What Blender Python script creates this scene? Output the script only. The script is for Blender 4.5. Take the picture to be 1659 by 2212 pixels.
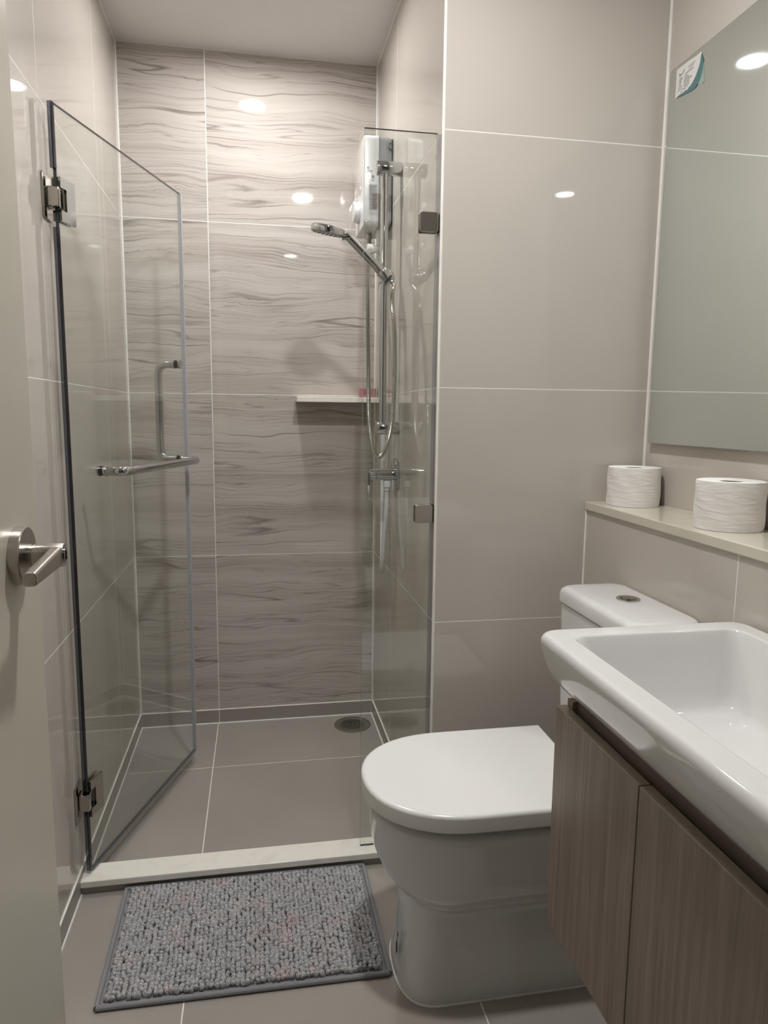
import bpy, bmesh, math, random
from mathutils import Vector, Matrix

# ------------------------------------------------------------------ camera, world, exposure
scene = bpy.context.scene
COL = scene.collection
for o in list(bpy.data.objects):
    bpy.data.objects.remove(o)

F_PX, YAW, PITCH, ROLL, CAM_H = 1516.76, 10.2237, 7.9353, 0.5929, 1.196


def make_camera():
    y, p, r = (math.radians(a) for a in (YAW, PITCH, ROLL))
    fw = Vector((math.sin(y) * math.cos(p), math.cos(y) * math.cos(p), -math.sin(p)))
    rt = Vector((math.cos(y), -math.sin(y), 0))
    up = rt.cross(fw)
    R = math.cos(r) * rt + math.sin(r) * up
    U = -math.sin(r) * rt + math.cos(r) * up
    m = Matrix((R, U, -fw)).transposed().to_4x4()
    m.translation = Vector((0, 0, CAM_H))
    cam = bpy.data.cameras.new('camera')
    cam.sensor_fit = 'HORIZONTAL'
    cam.sensor_width = 36.0
    cam.lens = F_PX * 36.0 / 1659.0
    cam.clip_start = 0.01
    ob = bpy.data.objects.new('camera', cam)
    ob.matrix_world = m
    COL.objects.link(ob)
    scene.camera = ob


make_camera()

world = bpy.data.worlds.new('world')
scene.world = world
world.use_nodes = True
world.node_tree.nodes['Background'].inputs[0].default_value = (0.55, 0.6, 0.68, 1)
world.node_tree.nodes['Background'].inputs[1].default_value = 0.1

vs = scene.view_settings
vs.view_transform = 'Standard'
vs.look = 'None'
vs.gamma = 1.0
vs.use_curve_mapping = False
vs.exposure = 0.0

SHOWER_LAMP, BATH_LAMP, HALL_LAMP = 345.0, 640.0, 30.0     # emission strengths of the ceiling lamps
LAMP_COLOUR = (1.0, 0.99, 0.975)

cy = scene.cycles
cy.use_denoising = True
cy.use_light_tree = False
cy.max_bounces = 10
cy.diffuse_bounces = 4
cy.glossy_bounces = 5
cy.transmission_bounces = 2
cy.transparent_max_bounces = 16
cy.caustics_reflective = True
cy.caustics_refractive = False
cy.sample_clamp_indirect = 40.0
cy.blur_glossy = 0.3
cy.use_adaptive_sampling = True
cy.adaptive_threshold = 0.025

# ------------------------------------------------------------------ key sizes (metres)
XL, XS, XR = -0.453, 0.442, 1.009        # left wall, shower right wall, mirror wall
YP, YB, YF = 1.712, 2.664, 0.0           # wall behind the toilet, shower back wall, entrance wall
ZC = 2.425
ROWS = [0.056, 0.663, 1.263, 1.863, ZC]
XH = 0.852                               # front of the low ledge wall
ZL = 0.974                               # top of the ledge

# ------------------------------------------------------------------ material helpers


def new_mat(name):
    m = bpy.data.materials.new(name)
    m.use_nodes = True
    nt = m.node_tree
    b = nt.nodes['Principled BSDF']
    return m, nt, b


def N(nt, typ, **kw):
    n = nt.nodes.new(typ)
    for k, v in kw.items():
        if k == 'inp':
            for i, val in v.items():
                n.inputs[i].default_value = val
        else:
            setattr(n, k, v)
    return n


def L(nt, a, b):
    nt.links.new(a, b)


def math_node(nt, op, a, b=None, clamp=False):
    n = nt.nodes.new('ShaderNodeMath')
    n.operation = op
    n.use_clamp = clamp
    for i, v in enumerate((a, b)):
        if v is None:
            continue
        if isinstance(v, (int, float)):
            n.inputs[i].default_value = v
        else:
            nt.links.new(v, n.inputs[i])
    return n.outputs[0]


def ramp(nt, fac, stops):
    r = nt.nodes.new('ShaderNodeValToRGB')
    e = r.color_ramp.elements
    while len(e) < len(stops):
        e.new(0.5)
    for el, (p, c) in zip(e, stops):
        el.position = p
        el.color = (*c, 1) if len(c) == 3 else c
    nt.links.new(fac, r.inputs[0])
    return r.outputs[0]


def simple(name, col, rough=0.5, metal=0.0, noise=0.0, nscale=20.0, bump=0.0, bscale=200.0, coat=0.0, ior=1.5):
    m, nt, b = new_mat(name)
    b.inputs['Base Color'].default_value = (*col, 1)
    b.inputs['Roughness'].default_value = rough
    b.inputs['Metallic'].default_value = metal
    b.inputs['IOR'].default_value = ior
    b.inputs['Coat Weight'].default_value = coat
    b.inputs['Coat Roughness'].default_value = 0.03
    tc = N(nt, 'ShaderNodeTexCoord')
    if noise:
        n = N(nt, 'ShaderNodeTexNoise', inp={'Scale': nscale, 'Detail': 4.0})
        L(nt, tc.outputs['Object'], n.inputs['Vector'])
        lo = tuple(c * (1 - noise) for c in col)
        hi = tuple(min(1, c * (1 + noise)) for c in col)
        L(nt, ramp(nt, n.outputs['Fac'], [(0.3, lo), (0.7, hi)]), b.inputs['Base Color'])
    if bump:
        n = N(nt, 'ShaderNodeTexNoise', inp={'Scale': bscale, 'Detail': 3.0})
        L(nt, tc.outputs['Object'], n.inputs['Vector'])
        bp = N(nt, 'ShaderNodeBump', inp={'Strength': bump, 'Distance': 0.001})
        L(nt, n.outputs['Fac'], bp.inputs['Height'])
        L(nt, bp.outputs[0], b.inputs['Normal'])
    return m


def polished_tile(name, col, rough=0.03, var=0.02):
    m, nt, b = new_mat(name)
    tc = N(nt, 'ShaderNodeTexCoord')
    n = N(nt, 'ShaderNodeTexNoise', inp={'Scale': 3.0, 'Detail': 5.0})
    L(nt, tc.outputs['Object'], n.inputs['Vector'])
    L(nt, ramp(nt, n.outputs['Fac'], [(0.3, tuple(c * (1 - var) for c in col)), (0.7, tuple(c * (1 + var) for c in col))]),
      b.inputs['Base Color'])
    b.inputs['Roughness'].default_value = rough
    b.inputs['IOR'].default_value = 1.5
    return m


def veined_tile(name):
    """polished stone-print tile with wavy horizontal veins"""
    m, nt, b = new_mat(name)
    tc = N(nt, 'ShaderNodeTexCoord')
    oi = N(nt, 'ShaderNodeObjectInfo')
    sep = N(nt, 'ShaderNodeSeparateXYZ')
    L(nt, tc.outputs['Object'], sep.inputs[0])
    w = math_node(nt, 'MULTIPLY', oi.outputs['Random'], 37.0)

    def noise(sx, sz, detail, zsock=None, seed=0.0, rough=0.5):
        c = N(nt, 'ShaderNodeCombineXYZ')
        L(nt, math_node(nt, 'MULTIPLY', sep.outputs['X'], sx), c.inputs[0])
        L(nt, math_node(nt, 'MULTIPLY', zsock or sep.outputs['Z'], sz), c.inputs[1])
        n = N(nt, 'ShaderNodeTexNoise', noise_dimensions='4D', inp={'Scale': 1.0, 'Detail': detail, 'Roughness': rough})
        L(nt, c.outputs[0], n.inputs['Vector'])
        L(nt, math_node(nt, 'ADD', w, seed), n.inputs['W'])
        return n.outputs['Fac']

    # large slow undulation plus fine jagged wobble, only in patches
    big = math_node(nt, 'MULTIPLY', math_node(nt, 'SUBTRACT', noise(2.6, 5.0, 2.0, seed=3.1), 0.5), 0.105)
    mask = math_node(nt, 'MULTIPLY', math_node(nt, 'SUBTRACT', noise(3.0, 9.0, 1.0, seed=9.7), 0.46, True), 4.0, True)
    fine = math_node(nt, 'MULTIPLY', math_node(nt, 'SUBTRACT', noise(30.0, 46.0, 3.0, seed=5.3, rough=0.6), 0.5), 0.02)
    fine = math_node(nt, 'MULTIPLY', fine, mask)
    z1 = math_node(nt, 'ADD', math_node(nt, 'ADD', sep.outputs['Z'], big), fine)

    def lines(freq, xs, width, seed, level=0.5):
        n = noise(xs, freq, 2.0, z1, seed)
        d = math_node(nt, 'ABSOLUTE', math_node(nt, 'SUBTRACT', n, level))
        q = math_node(nt, 'DIVIDE', d, width)
        return math_node(nt, 'SUBTRACT', 1.0, math_node(nt, 'MINIMUM', q, 1.0), True)

    def line_set(freq, xs, width, seed, levels):
        n = noise(xs, freq, 2.0, z1, seed)
        tot = None
        for lv in levels:
            d = math_node(nt, 'ABSOLUTE', math_node(nt, 'SUBTRACT', n, lv))
            q = math_node(nt, 'SUBTRACT', 1.0, math_node(nt, 'MINIMUM', math_node(nt, 'DIVIDE', d, width), 1.0), True)
            tot = q if tot is None else math_node(nt, 'MAXIMUM', tot, q)
        return tot

    def strata(freq, jitter, width, seed, fx):
        # long continuous lines of even thickness at uneven spacing, each fading in and out along its length
        t = math_node(nt, 'ADD', math_node(nt, 'MULTIPLY', z1, freq),
                      math_node(nt, 'MULTIPLY', math_node(nt, 'SUBTRACT', noise(0.5, 11.0, 2.0, z1, seed), 0.5), jitter))
        d = math_node(nt, 'ABSOLUTE', math_node(nt, 'SUBTRACT', math_node(nt, 'FRACT', t), 0.5))
        ln = math_node(nt, 'SUBTRACT', 1.0, math_node(nt, 'MINIMUM', math_node(nt, 'DIVIDE', d, width), 1.0), True)
        fl_ = math_node(nt, 'MULTIPLY', math_node(nt, 'FLOOR', t), 7.31)
        fade = math_node(nt, 'MULTIPLY', math_node(nt, 'SUBTRACT', noise(fx, 1.0, 1.0, fl_, seed + 2.0), 0.40, True), 5.0, True)
        return math_node(nt, 'MULTIPLY', ln, fade)

    strong = strata(34.0, 9.0, 0.085, 11.0, 2.2)
    mid = math_node(nt, 'MAXIMUM', strata(72.0, 16.0, 0.15, 17.0, 3.0), line_set(24.0, 0.7, 0.008, 19.0, (0.44, 0.52, 0.58)))
    faint = line_set(90.0, 0.8, 0.05, 23.0, (0.42, 0.5, 0.58))
    band = noise(0.5, 13.0, 3.0, z1, 29.0)
    band2 = noise(0.7, 48.0, 2.0, z1, 31.0)
    patch = noise(1.2, 11.0, 1.0, z1, 41.0)

    base = ramp(nt, band, [(0.28, (0.45, 0.405, 0.37)), (0.45, (0.56, 0.515, 0.475)), (0.7, (0.62, 0.58, 0.54))])

    def darken(col, fac, amt, tint):
        mx = N(nt, 'ShaderNodeMix', data_type='RGBA', blend_type='MIX')
        f = math_node(nt, 'MULTIPLY', fac, amt) if isinstance(amt, (int, float)) else math_node(nt, 'MULTIPLY', fac, amt)
        L(nt, f, mx.inputs[0])
        L(nt, col, mx.inputs[6])
        mx.inputs[7].default_value = (*tint, 1)
        return mx.outputs[2]

    c = darken(base, math_node(nt, 'MULTIPLY', math_node(nt, 'SUBTRACT', band2, 0.5, True), 5.0, True), 0.25, (0.35, 0.30, 0.27))
    pm = math_node(nt, 'MULTIPLY', math_node(nt, 'SUBTRACT', patch, 0.38, True), 6.0, True)
    c = darken(c, math_node(nt, 'MULTIPLY', faint, pm), 0.25, (0.30, 0.255, 0.225))
    c = darken(c, math_node(nt, 'MULTIPLY', mid, pm), 0.62, (0.25, 0.212, 0.187))
    c = darken(c, strong, 0.86, (0.185, 0.155, 0.138))
    L(nt, c, b.inputs['Base Color'])
    b.inputs['Roughness'].default_value = 0.035
    b.inputs['IOR'].default_value = 1.5
    return m


def wood_mat(name, dark, light, axis='Z'):
    m, nt, b = new_mat(name)
    tc = N(nt, 'ShaderNodeTexCoord')
    mp = N(nt, 'ShaderNodeMapping')
    mp.inputs['Scale'].default_value = (55, 55, 1.6) if axis == 'Z' else (55, 1.6, 55)
    L(nt, tc.outputs['Object'], mp.inputs[0])
    n = N(nt, 'ShaderNodeTexNoise', inp={'Scale': 2.2, 'Detail': 6.0, 'Roughness': 0.65, 'Distortion': 0.6})
    L(nt, mp.outputs[0], n.inputs['Vector'])
    n2 = N(nt, 'ShaderNodeTexNoise', inp={'Scale': 0.5, 'Detail': 2.0})
    L(nt, mp.outputs[0], n2.inputs['Vector'])
    f = math_node(nt, 'ADD', math_node(nt, 'MULTIPLY', n.outputs['Fac'], 0.7), math_node(nt, 'MULTIPLY', n2.outputs['Fac'], 0.3))
    L(nt, ramp(nt, f, [(0.33, dark), (0.52, tuple((a + c) / 2 for a, c in zip(dark, light))), (0.68, light)]), b.inputs['Base Color'])
    bp = N(nt, 'ShaderNodeBump', inp={'Strength': 0.15, 'Distance': 0.0005})
    L(nt, n.outputs['Fac'], bp.inputs['Height'])
    L(nt, bp.outputs[0], b.inputs['Normal'])
    b.inputs['Roughness'].default_value = 0.45
    return m


def clear_mat(name, tint, f0=0.045, rough=0.0, gain=1.0):
    """thin clear sheet: tinted see-through plus a mirror layer that grows towards grazing angles"""
    m = bpy.data.materials.new(name)
    m.use_nodes = True
    nt = m.node_tree
    nt.nodes.clear()
    out = N(nt, 'ShaderNodeOutputMaterial')
    geo = N(nt, 'ShaderNodeNewGeometry')
    dot = N(nt, 'ShaderNodeVectorMath', operation='DOT_PRODUCT')
    L(nt, geo.outputs['Incoming'], dot.inputs[0])
    L(nt, geo.outputs['Normal'], dot.inputs[1])
    c = math_node(nt, 'ABSOLUTE', dot.outputs['Value'])
    s = math_node(nt, 'POWER', math_node(nt, 'SUBTRACT', 1.0, c, True), 5.0)
    fr = math_node(nt, 'ADD', math_node(nt, 'MULTIPLY', s, (1 - f0) * gain), f0 * gain, True)
    tr = N(nt, 'ShaderNodeBsdfTransparent')
    tr.inputs[0].default_value = (*tint, 1)
    gl = N(nt, 'ShaderNodeBsdfGlossy')
    gl.inputs['Roughness'].default_value = rough
    gl.inputs['Color'].default_value = (1, 1, 1, 1)
    mx = N(nt, 'ShaderNodeMixShader')
    L(nt, fr, mx.inputs[0])
    L(nt, tr.outputs[0], mx.inputs[1])
    L(nt, gl.outputs[0], mx.inputs[2])
    L(nt, mx.outputs[0], out.inputs[0])
    return m


def film_mat(name):
    m = clear_mat(name, (0.97, 0.97, 0.97), 0.04, 0.05, 1.6)
    nt = m.node_tree
    gl = [n for n in nt.nodes if n.type == 'BSDF_GLOSSY'][0]
    tc = N(nt, 'ShaderNodeTexCoord')
    n = N(nt, 'ShaderNodeTexNoise', inp={'Scale': 28.0, 'Detail': 3.0, 'Distortion': 1.5})
    L(nt, tc.outputs['Object'], n.inputs['Vector'])
    bp = N(nt, 'ShaderNodeBump', inp={'Strength': 0.9, 'Distance': 0.006})
    L(nt, n.outputs['Fac'], bp.inputs['Height'])
    L(nt, bp.outputs[0], gl.inputs['Normal'])
    return m


def emit_mat(name, col, s):
    m = bpy.data.materials.new(name)
    m.use_nodes = True
    nt = m.node_tree
    nt.nodes.clear()
    out = N(nt, 'ShaderNodeOutputMaterial')
    e = N(nt, 'ShaderNodeEmission', inp={'Color': (*col, 1), 'Strength': s})
    L(nt, e.outputs[0], out.inputs[0])
    return m


def tissue_mat(name):
    m, nt, b = new_mat(name)
    b.inputs['Base Color'].default_value = (0.86, 0.835, 0.81, 1)
    b.inputs['Roughness'].default_value = 0.9
    tc = N(nt, 'ShaderNodeTexCoord')
    mp = N(nt, 'ShaderNodeMapping')
    mp.inputs['Scale'].default_value = (14, 14, 75)
    L(nt, tc.outputs['Object'], mp.inputs[0])
    n = N(nt, 'ShaderNodeTexNoise', inp={'Scale': 1.0, 'Detail': 3.0, 'Distortion': 1.2})
    L(nt, mp.outputs[0], n.inputs['Vector'])
    bp = N(nt, 'ShaderNodeBump', inp={'Strength': 0.6, 'Distance': 0.004})
    L(nt, n.outputs['Fac'], bp.inputs['Height'])
    L(nt, bp.outputs[0], b.inputs['Normal'])
    return m


def pile_mat(name):
    m, nt, b = new_mat(name)
    tc = N(nt, 'ShaderNodeTexCoord')
    n = N(nt, 'ShaderNodeTexNoise', inp={'Scale': 420.0, 'Detail': 2.0})
    L(nt, tc.outputs['Object'], n.inputs['Vector'])
    n2 = N(nt, 'ShaderNodeTexNoise', inp={'Scale': 16.0, 'Detail': 2.0})
    L(nt, tc.outputs['Object'], n2.inputs['Vector'])
    c1 = ramp(nt, n.outputs['Fac'], [(0.34, (0.24, 0.235, 0.24)), (0.5, (0.43, 0.42, 0.425)), (0.66, (0.68, 0.67, 0.67))])
    mx = N(nt, 'ShaderNodeMix', data_type='RGBA', blend_type='MULTIPLY')
    mx.inputs[0].default_value = 1.0
    L(nt, c1, mx.inputs[6])
    L(nt, ramp(nt, n2.outputs['Fac'], [(0.35, (0.94, 0.98, 1.0)), (0.6, (1, 1, 1)), (0.72, (1.1, 0.95, 0.95))]), mx.inputs[7])
    L(nt, mx.outputs[2], b.inputs['Base Color'])
    b.inputs['Roughness'].default_value = 0.95
    bp = N(nt, 'ShaderNodeBump', inp={'Strength': 0.4, 'Distance': 0.001})
    L(nt, n.outputs['Fac'], bp.inputs['Height'])
    L(nt, bp.outputs[0], b.inputs['Normal'])
    return m


def marble_mat(name):
    m, nt, b = new_mat(name)
    tc = N(nt, 'ShaderNodeTexCoord')
    n = N(nt, 'ShaderNodeTexNoise', inp={'Scale': 9.0, 'Detail': 6.0, 'Distortion': 2.5})
    L(nt, tc.outputs['Object'], n.inputs['Vector'])
    L(nt, ramp(nt, n.outputs['Fac'], [(0.30, (0.84, 0.80, 0.72)), (0.46, (0.90, 0.87, 0.80))]), b.inputs['Base Color'])
    b.inputs['Roughness'].default_value = 0.18
    return m


CREAM = polished_tile('cream_polished_tile', (0.56, 0.515, 0.465))
VEIN = veined_tile('veined_polished_tile')
FLOORT = polished_tile('taupe_satin_floor_tile', (0.365, 0.335, 0.30), 0.32, 0.06)
GROUT = simple('white_grout', (0.88, 0.86, 0.82), 0.8, noise=0.05)
PAINT = simple('ceiling_paint', (0.69, 0.665, 0.655), 0.75, noise=0.01, nscale=5)
HALLP = simple('darkened_hall_paint', (0.28, 0.28, 0.29), 0.7, noise=0.01, nscale=5)  # unseen hall coloured dark to cut fill light and bright reflections
HALLF = simple('hall_floor_boards', (0.30, 0.25, 0.2), 0.4, noise=0.1, nscale=8)
DOORP = simple('door_laminate', (0.58, 0.54, 0.455), 0.28, noise=0.015, nscale=6)
GLASS = clear_mat('shower_glass', (0.968, 0.982, 0.972), 0.04)
GEDGE = simple('glass_edge', (0.055, 0.07, 0.075), 0.12)
GEDGE_L = simple('pale_glass_edge', (0.24, 0.28, 0.275), 0.15)
SEAL = clear_mat('seal_plastic', (0.42, 0.43, 0.50), 0.06, 0.12)
SEALF = simple('grey_seal_plastic', (0.50, 0.50, 0.55), 0.25, noise=0.02)
SEALC = clear_mat('clear_seal_plastic', (0.80, 0.80, 0.83), 0.06, 0.1)
CHROME = simple('polished_chrome', (0.58, 0.585, 0.59), 0.05, 1.0, noise=0.01)
CLAMPM = simple('satin_steel', (0.42, 0.385, 0.34), 0.24, 1.0, noise=0.02)
STEEL = simple('polished_steel', (0.44, 0.42, 0.39), 0.08, 1.0, noise=0.01)
BRUSH = simple('brushed_nickel', (0.50, 0.47, 0.43), 0.28, 1.0, noise=0.05, nscale=120)
DRAINM = simple('drain_steel', (0.48, 0.455, 0.41), 0.35, 1.0, noise=0.06)
DARK = simple('dark_gap', (0.012, 0.012, 0.012), 0.6, noise=0.05)
BLACKP = simple('black_plastic', (0.03, 0.03, 0.032), 0.35, noise=0.05)
CERAM = simple('white_glazed_ceramic', (0.76, 0.755, 0.745), 0.06, noise=0.006, nscale=4, coat=0.4)
PLASTW = simple('white_plastic', (0.74, 0.745, 0.75), 0.22, noise=0.01)
SEATW = simple('white_seat_plastic', (0.84, 0.835, 0.81), 0.2, noise=0.006, nscale=4)
GREYP = simple('grey_plastic', (0.30, 0.305, 0.32), 0.3, noise=0.02)
WOOD = wood_mat('grey_brown_laminate', (0.17, 0.132, 0.108), (0.335, 0.275, 0.23))
WOODY = wood_mat('grey_brown_laminate_across', (0.14, 0.105, 0.088), (0.27, 0.215, 0.18), 'Y')
WEDGE = simple('laminate_edge', (0.30, 0.255, 0.205), 0.4, noise=0.06, nscale=60)
MARBLE = marble_mat('white_marble')
LEDGE = simple('cream_stone', (0.66, 0.62, 0.52), 0.08, noise=0.02)
TISSUE = tissue_mat('tissue_paper')
CARD = simple('grey_cardboard', (0.36, 0.33, 0.29), 0.9, noise=0.08)
PILE = pile_mat('chenille_pile')
MATC = simple('mat_binding_fabric', (0.27, 0.27, 0.285), 0.9, noise=0.06, nscale=300, bump=0.4, bscale=900)
PINK = simple('pink_card', (0.42, 0.20, 0.215), 0.45, noise=0.04)
PINKD = simple('pink_print', (0.17, 0.075, 0.085), 0.5, noise=0.04)
INK = simple('black_ink', (0.03, 0.03, 0.035), 0.5, noise=0.05)
INKG = simple('grey_ink', (0.22, 0.22, 0.23), 0.5, noise=0.05)
PAPER = simple('white_paper', (0.70, 0.68, 0.66), 0.6, noise=0.01)
PAPERL = simple('label_film', (0.62, 0.62, 0.62), 0.4, noise=0.01)
TEAL = simple('teal_backing', (0.09, 0.20, 0.205), 0.5, noise=0.04)
TEALP = simple('pale_teal_tape', (0.30, 0.41, 0.37), 0.4, noise=0.04)
FILM = film_mat('clear_plastic_film')
MIRROR = simple('mirror_silver', (0.82, 0.87, 0.86), 0.0, 1.0)
LAMPRING = simple('white_lamp_ring', (0.8, 0.8, 0.8), 0.4, noise=0.01)


def hose_white(name):
    return simple(name, (0.70, 0.70, 0.70), 0.3, noise=0.01)


HOSEW = hose_white('white_hose_plastic')
HOSEM = simple('ribbed_steel_hose', (0.62, 0.60, 0.56), 0.14, 1.0, noise=0.02)

# ------------------------------------------------------------------ geometry helpers


def add_box(bm, x0, x1, y0, y1, z0, z1):
    v = [bm.verts.new((x, y, z)) for z in (z0, z1) for x, y in ((x0, y0), (x1, y0), (x1, y1), (x0, y1))]
    for f in ((3, 2, 1, 0), (4, 5, 6, 7), (0, 1, 5, 4), (1, 2, 6, 5), (2, 3, 7, 6), (3, 0, 4, 7)):
        bm.faces.new([v[i] for i in f])
    return v


def loft(bm, rings, cap0=True, cap1=True, closed=True):
    vr = [[bm.verts.new(p) for p in r] for r in rings]
    n = len(vr[0])
    for a, b in zip(vr[:-1], vr[1:]):
        for i in range(n if closed else n - 1):
            j = (i + 1) % n
            bm.faces.new((a[i], a[j], b[j], b[i]))
    if cap0:
        bm.faces.new(vr[0][::-1])
    if cap1:
        bm.faces.new(vr[-1])
    return vr


def frame_of(t):
    t = t.normalized()
    a = Vector((0, 0, 1)) if abs(t.z) < 0.9 else Vector((1, 0, 0))
    u = t.cross(a).normalized()
    return u, t.cross(u).normalized()


def add_cyl(bm, p0, p1, r0, r1=None, seg=28):
    p0, p1 = Vector(p0), Vector(p1)
    r1 = r0 if r1 is None else r1
    u, w = frame_of(p1 - p0)
    rings = []
    for p, r in ((p0, r0), (p1, r1)):
        rings.append([p + u * math.cos(2 * math.pi * i / seg) * r - w * math.sin(2 * math.pi * i / seg) * r for i in range(seg)])
    loft(bm, rings)


def add_turned(bm, origin, axis, profile, seg=32):
    """profile: list of (distance along axis, radius)"""
    origin, axis = Vector(origin), Vector(axis).normalized()
    u, w = frame_of(axis)
    rings = []
    for dd, r in profile:
        c = origin + axis * dd
        rings.append([c + u * math.cos(2 * math.pi * i / seg) * r - w * math.sin(2 * math.pi * i / seg) * r for i in range(seg)])
    loft(bm, rings)


def add_tube(bm, pts, r, seg=14):
    pts = [Vector(p) for p in pts]
    t = (pts[1] - pts[0]).normalized()
    u, w = frame_of(t)
    rings = []
    for i, p in enumerate(pts):
        if i == 0:
            tn = pts[1] - pts[0]
        elif i == len(pts) - 1:
            tn = pts[-1] - pts[-2]
        else:
            tn = pts[i + 1] - pts[i - 1]
        tn.normalize()
        u = (u - tn * u.dot(tn)).normalized()
        w = tn.cross(u)
        rr = r(i) if callable(r) else r
        rings.append([p + u * math.cos(2 * math.pi * k / seg) * rr + w * math.sin(2 * math.pi * k / seg) * rr for k in range(seg)])
    loft(bm, rings)


def smooth_path(pts, step):
    """Catmull-Rom through pts, resampled to about equal steps"""
    P = [Vector(p) for p in pts]
    P = [P[0] * 2 - P[1]] + P + [P[-1] * 2 - P[-2]]
    dense = []
    for i in range(1, len(P) - 2):
        for k in range(60):
            t = k / 60
            a, b, c, d = P[i - 1], P[i], P[i + 1], P[i + 2]
            dense.append(0.5 * ((2 * b) + (c - a) * t + (2 * a - 5 * b + 4 * c - d) * t * t + (3 * b - a - 3 * c + d) * t ** 3))
    dense.append(P[-2])
    out = [dense[0]]
    acc = 0.0
    for a, b in zip(dense[:-1], dense[1:]):
        seg = (b - a).length
        while acc + seg >= step:
            k = (step - acc) / seg
            a = a + (b - a) * k
            out.append(a.copy())
            seg = (b - a).length
            acc = 0.0
        acc += seg
    return out


def bent_path(pts, rad, n=8):
    """polyline with rounded corners"""
    P = [Vector(p) for p in pts]
    out = [P[0]]
    for a, b, c in zip(P[:-2], P[1:-1], P[2:]):
        d0 = (a - b).normalized()
        d1 = (c - b).normalized()
        s, e = b + d0 * rad, b + d1 * rad
        for k in range(n + 1):
            t = k / n
            out.append(s * (1 - t) ** 2 + b * 2 * t * (1 - t) + e * t * t)
    out.append(P[-1])
    return out


def rrect(x0, x1, y0, y1, r, z, n=6):
    pts = []
    for cx, cy2, a0 in ((x1 - r, y1 - r, 0), (x0 + r, y1 - r, 90), (x0 + r, y0 + r, 180), (x1 - r, y0 + r, 270)):
        for k in range(n + 1):
            a = math.radians(a0 + 90 * k / n)
            pts.append((cx + r * math.cos(a), cy2 + r * math.sin(a), z))
    return pts


def finish(name, bm, mat, parent=None, smooth=True, angle=35, bevel=0.0, seg=2, kind=None, world=True, weighted=False):
    bmesh.ops.remove_doubles(bm, verts=bm.verts, dist=1e-6)
    bmesh.ops.recalc_face_normals(bm, faces=bm.faces)
    me = bpy.data.meshes.new(name)
    bm.to_mesh(me)
    bm.free()
    ob = bpy.data.objects.new(name, me)
    mats = mat if isinstance(mat, (list, tuple)) else [mat]
    for mm in mats:
        me.materials.append(mm)
    COL.objects.link(ob)
    if parent is not None:
        ob.parent = parent
        if world:
            off = root_of(parent)
            me.transform(Matrix.Translation(-off))
    if smooth:
        me.shade_smooth()
        me.set_sharp_from_angle(angle=math.radians(angle))
    if weighted:
        wn = ob.modifiers.new('weighted_normals', 'WEIGHTED_NORMAL')
        wn.keep_sharp = True
        wn.weight = 80
    if bevel:
        md = ob.modifiers.new('rounded_edges', 'BEVEL')
        md.width = bevel
        md.segments = seg
        md.limit_method = 'ANGLE'
        md.angle_limit = math.radians(40)
    if kind:
        ob['kind'] = kind
    return ob


def root_of(o):
    p = Vector((0, 0, 0))
    while o is not None:
        p = p + Vector(o.location)
        o = o.parent
    return p


def box(name, x0, x1, y0, y1, z0, z1, mat, parent=None, bevel=0.0, kind=None, seg=2, world=True):
    bm = bmesh.new()
    add_box(bm, x0, x1, y0, y1, z0, z1)
    return finish(name, bm, mat, parent, smooth=bevel > 0, bevel=bevel, kind=kind, seg=seg, world=world)


def tag(o, label=None, cat=None, group=None, kind=None):
    if label:
        o['label'] = label
    if cat:
        o['category'] = cat
    if group:
        o['group'] = group
    if kind:
        o['kind'] = kind
    return o


def thing(name, label, cat, loc=(0, 0, 0), rotz=0.0, group=None, kind=None):
    o = bpy.data.objects.new(name, None)
    o.empty_display_size = 0.05
    COL.objects.link(o)
    o.location = loc
    o.rotation_euler = (0, 0, rotz)
    return tag(o, label, cat, group, kind)


TILE_MESH = {}


def tile(parent, cx, cy2, cz, sx, sy, sz, mat):
    """one tile, mesh shared between tiles of one size"""
    key = (round(sx, 4), round(sy, 4), round(sz, 4), mat.name)
    me = TILE_MESH.get(key)
    if me is None:
        bm = bmesh.new()
        add_box(bm, -sx / 2, sx / 2, -sy / 2, sy / 2, -sz / 2, sz / 2)
        bmesh.ops.recalc_face_normals(bm, faces=bm.faces)
        me = bpy.data.meshes.new('tile')
        bm.to_mesh(me)
        bm.free()
        me.materials.append(mat)
        TILE_MESH[key] = me
    o = bpy.data.objects.new('tile', me)
    COL.objects.link(o)
    o.parent = parent
    o.location = Vector((cx, cy2, cz)) - root_of(parent)
    return o


G = 0.0029       # joint width
TT = 0.009       # tile thickness
RECESS = 0.0003  # joint depth below the tile face


def struct(name, label, x0, x1, y0, y1, z0, z1, mat):
    o = box(name, x0, x1, y0, y1, z0, z1, mat, kind='structure')
    o['label'] = label
    return o


def wall_x(name, label, xf, side, y0, y1, z0, z1, ycuts, zcuts, mat, thick=0.06):
    """wall in an x = const plane; tile faces at xf, room on the +side"""
    g = xf - side * RECESS
    back = g - side * thick
    w = struct(name, label, min(g, back), max(g, back), y0, y1, z0, z1, GROUT)
    for ya, yb in zip(ycuts[:-1], ycuts[1:]):
        for za, zb in zip(zcuts[:-1], zcuts[1:]):
            tile(w, xf - side * TT / 2, (ya + yb) / 2, (za + zb) / 2, TT, abs(yb - ya) - G, zb - za - G, mat)
    return w


def wall_y(name, label, yf, x0, x1, z0, z1, xcuts, zcuts, mat, thick=0.06, side=-1):
    g = yf - side * RECESS
    back = g - side * thick
    w = struct(name, label, x0, x1, min(g, back), max(g, back), z0, z1, GROUT)
    for xa, xb in zip(xcuts[:-1], xcuts[1:]):
        for za, zb in zip(zcuts[:-1], zcuts[1:]):
            tile(w, (xa + xb) / 2, yf - side * TT / 2, (za + zb) / 2, xb - xa - G, TT, zb - za - G, mat)
    return w


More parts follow.
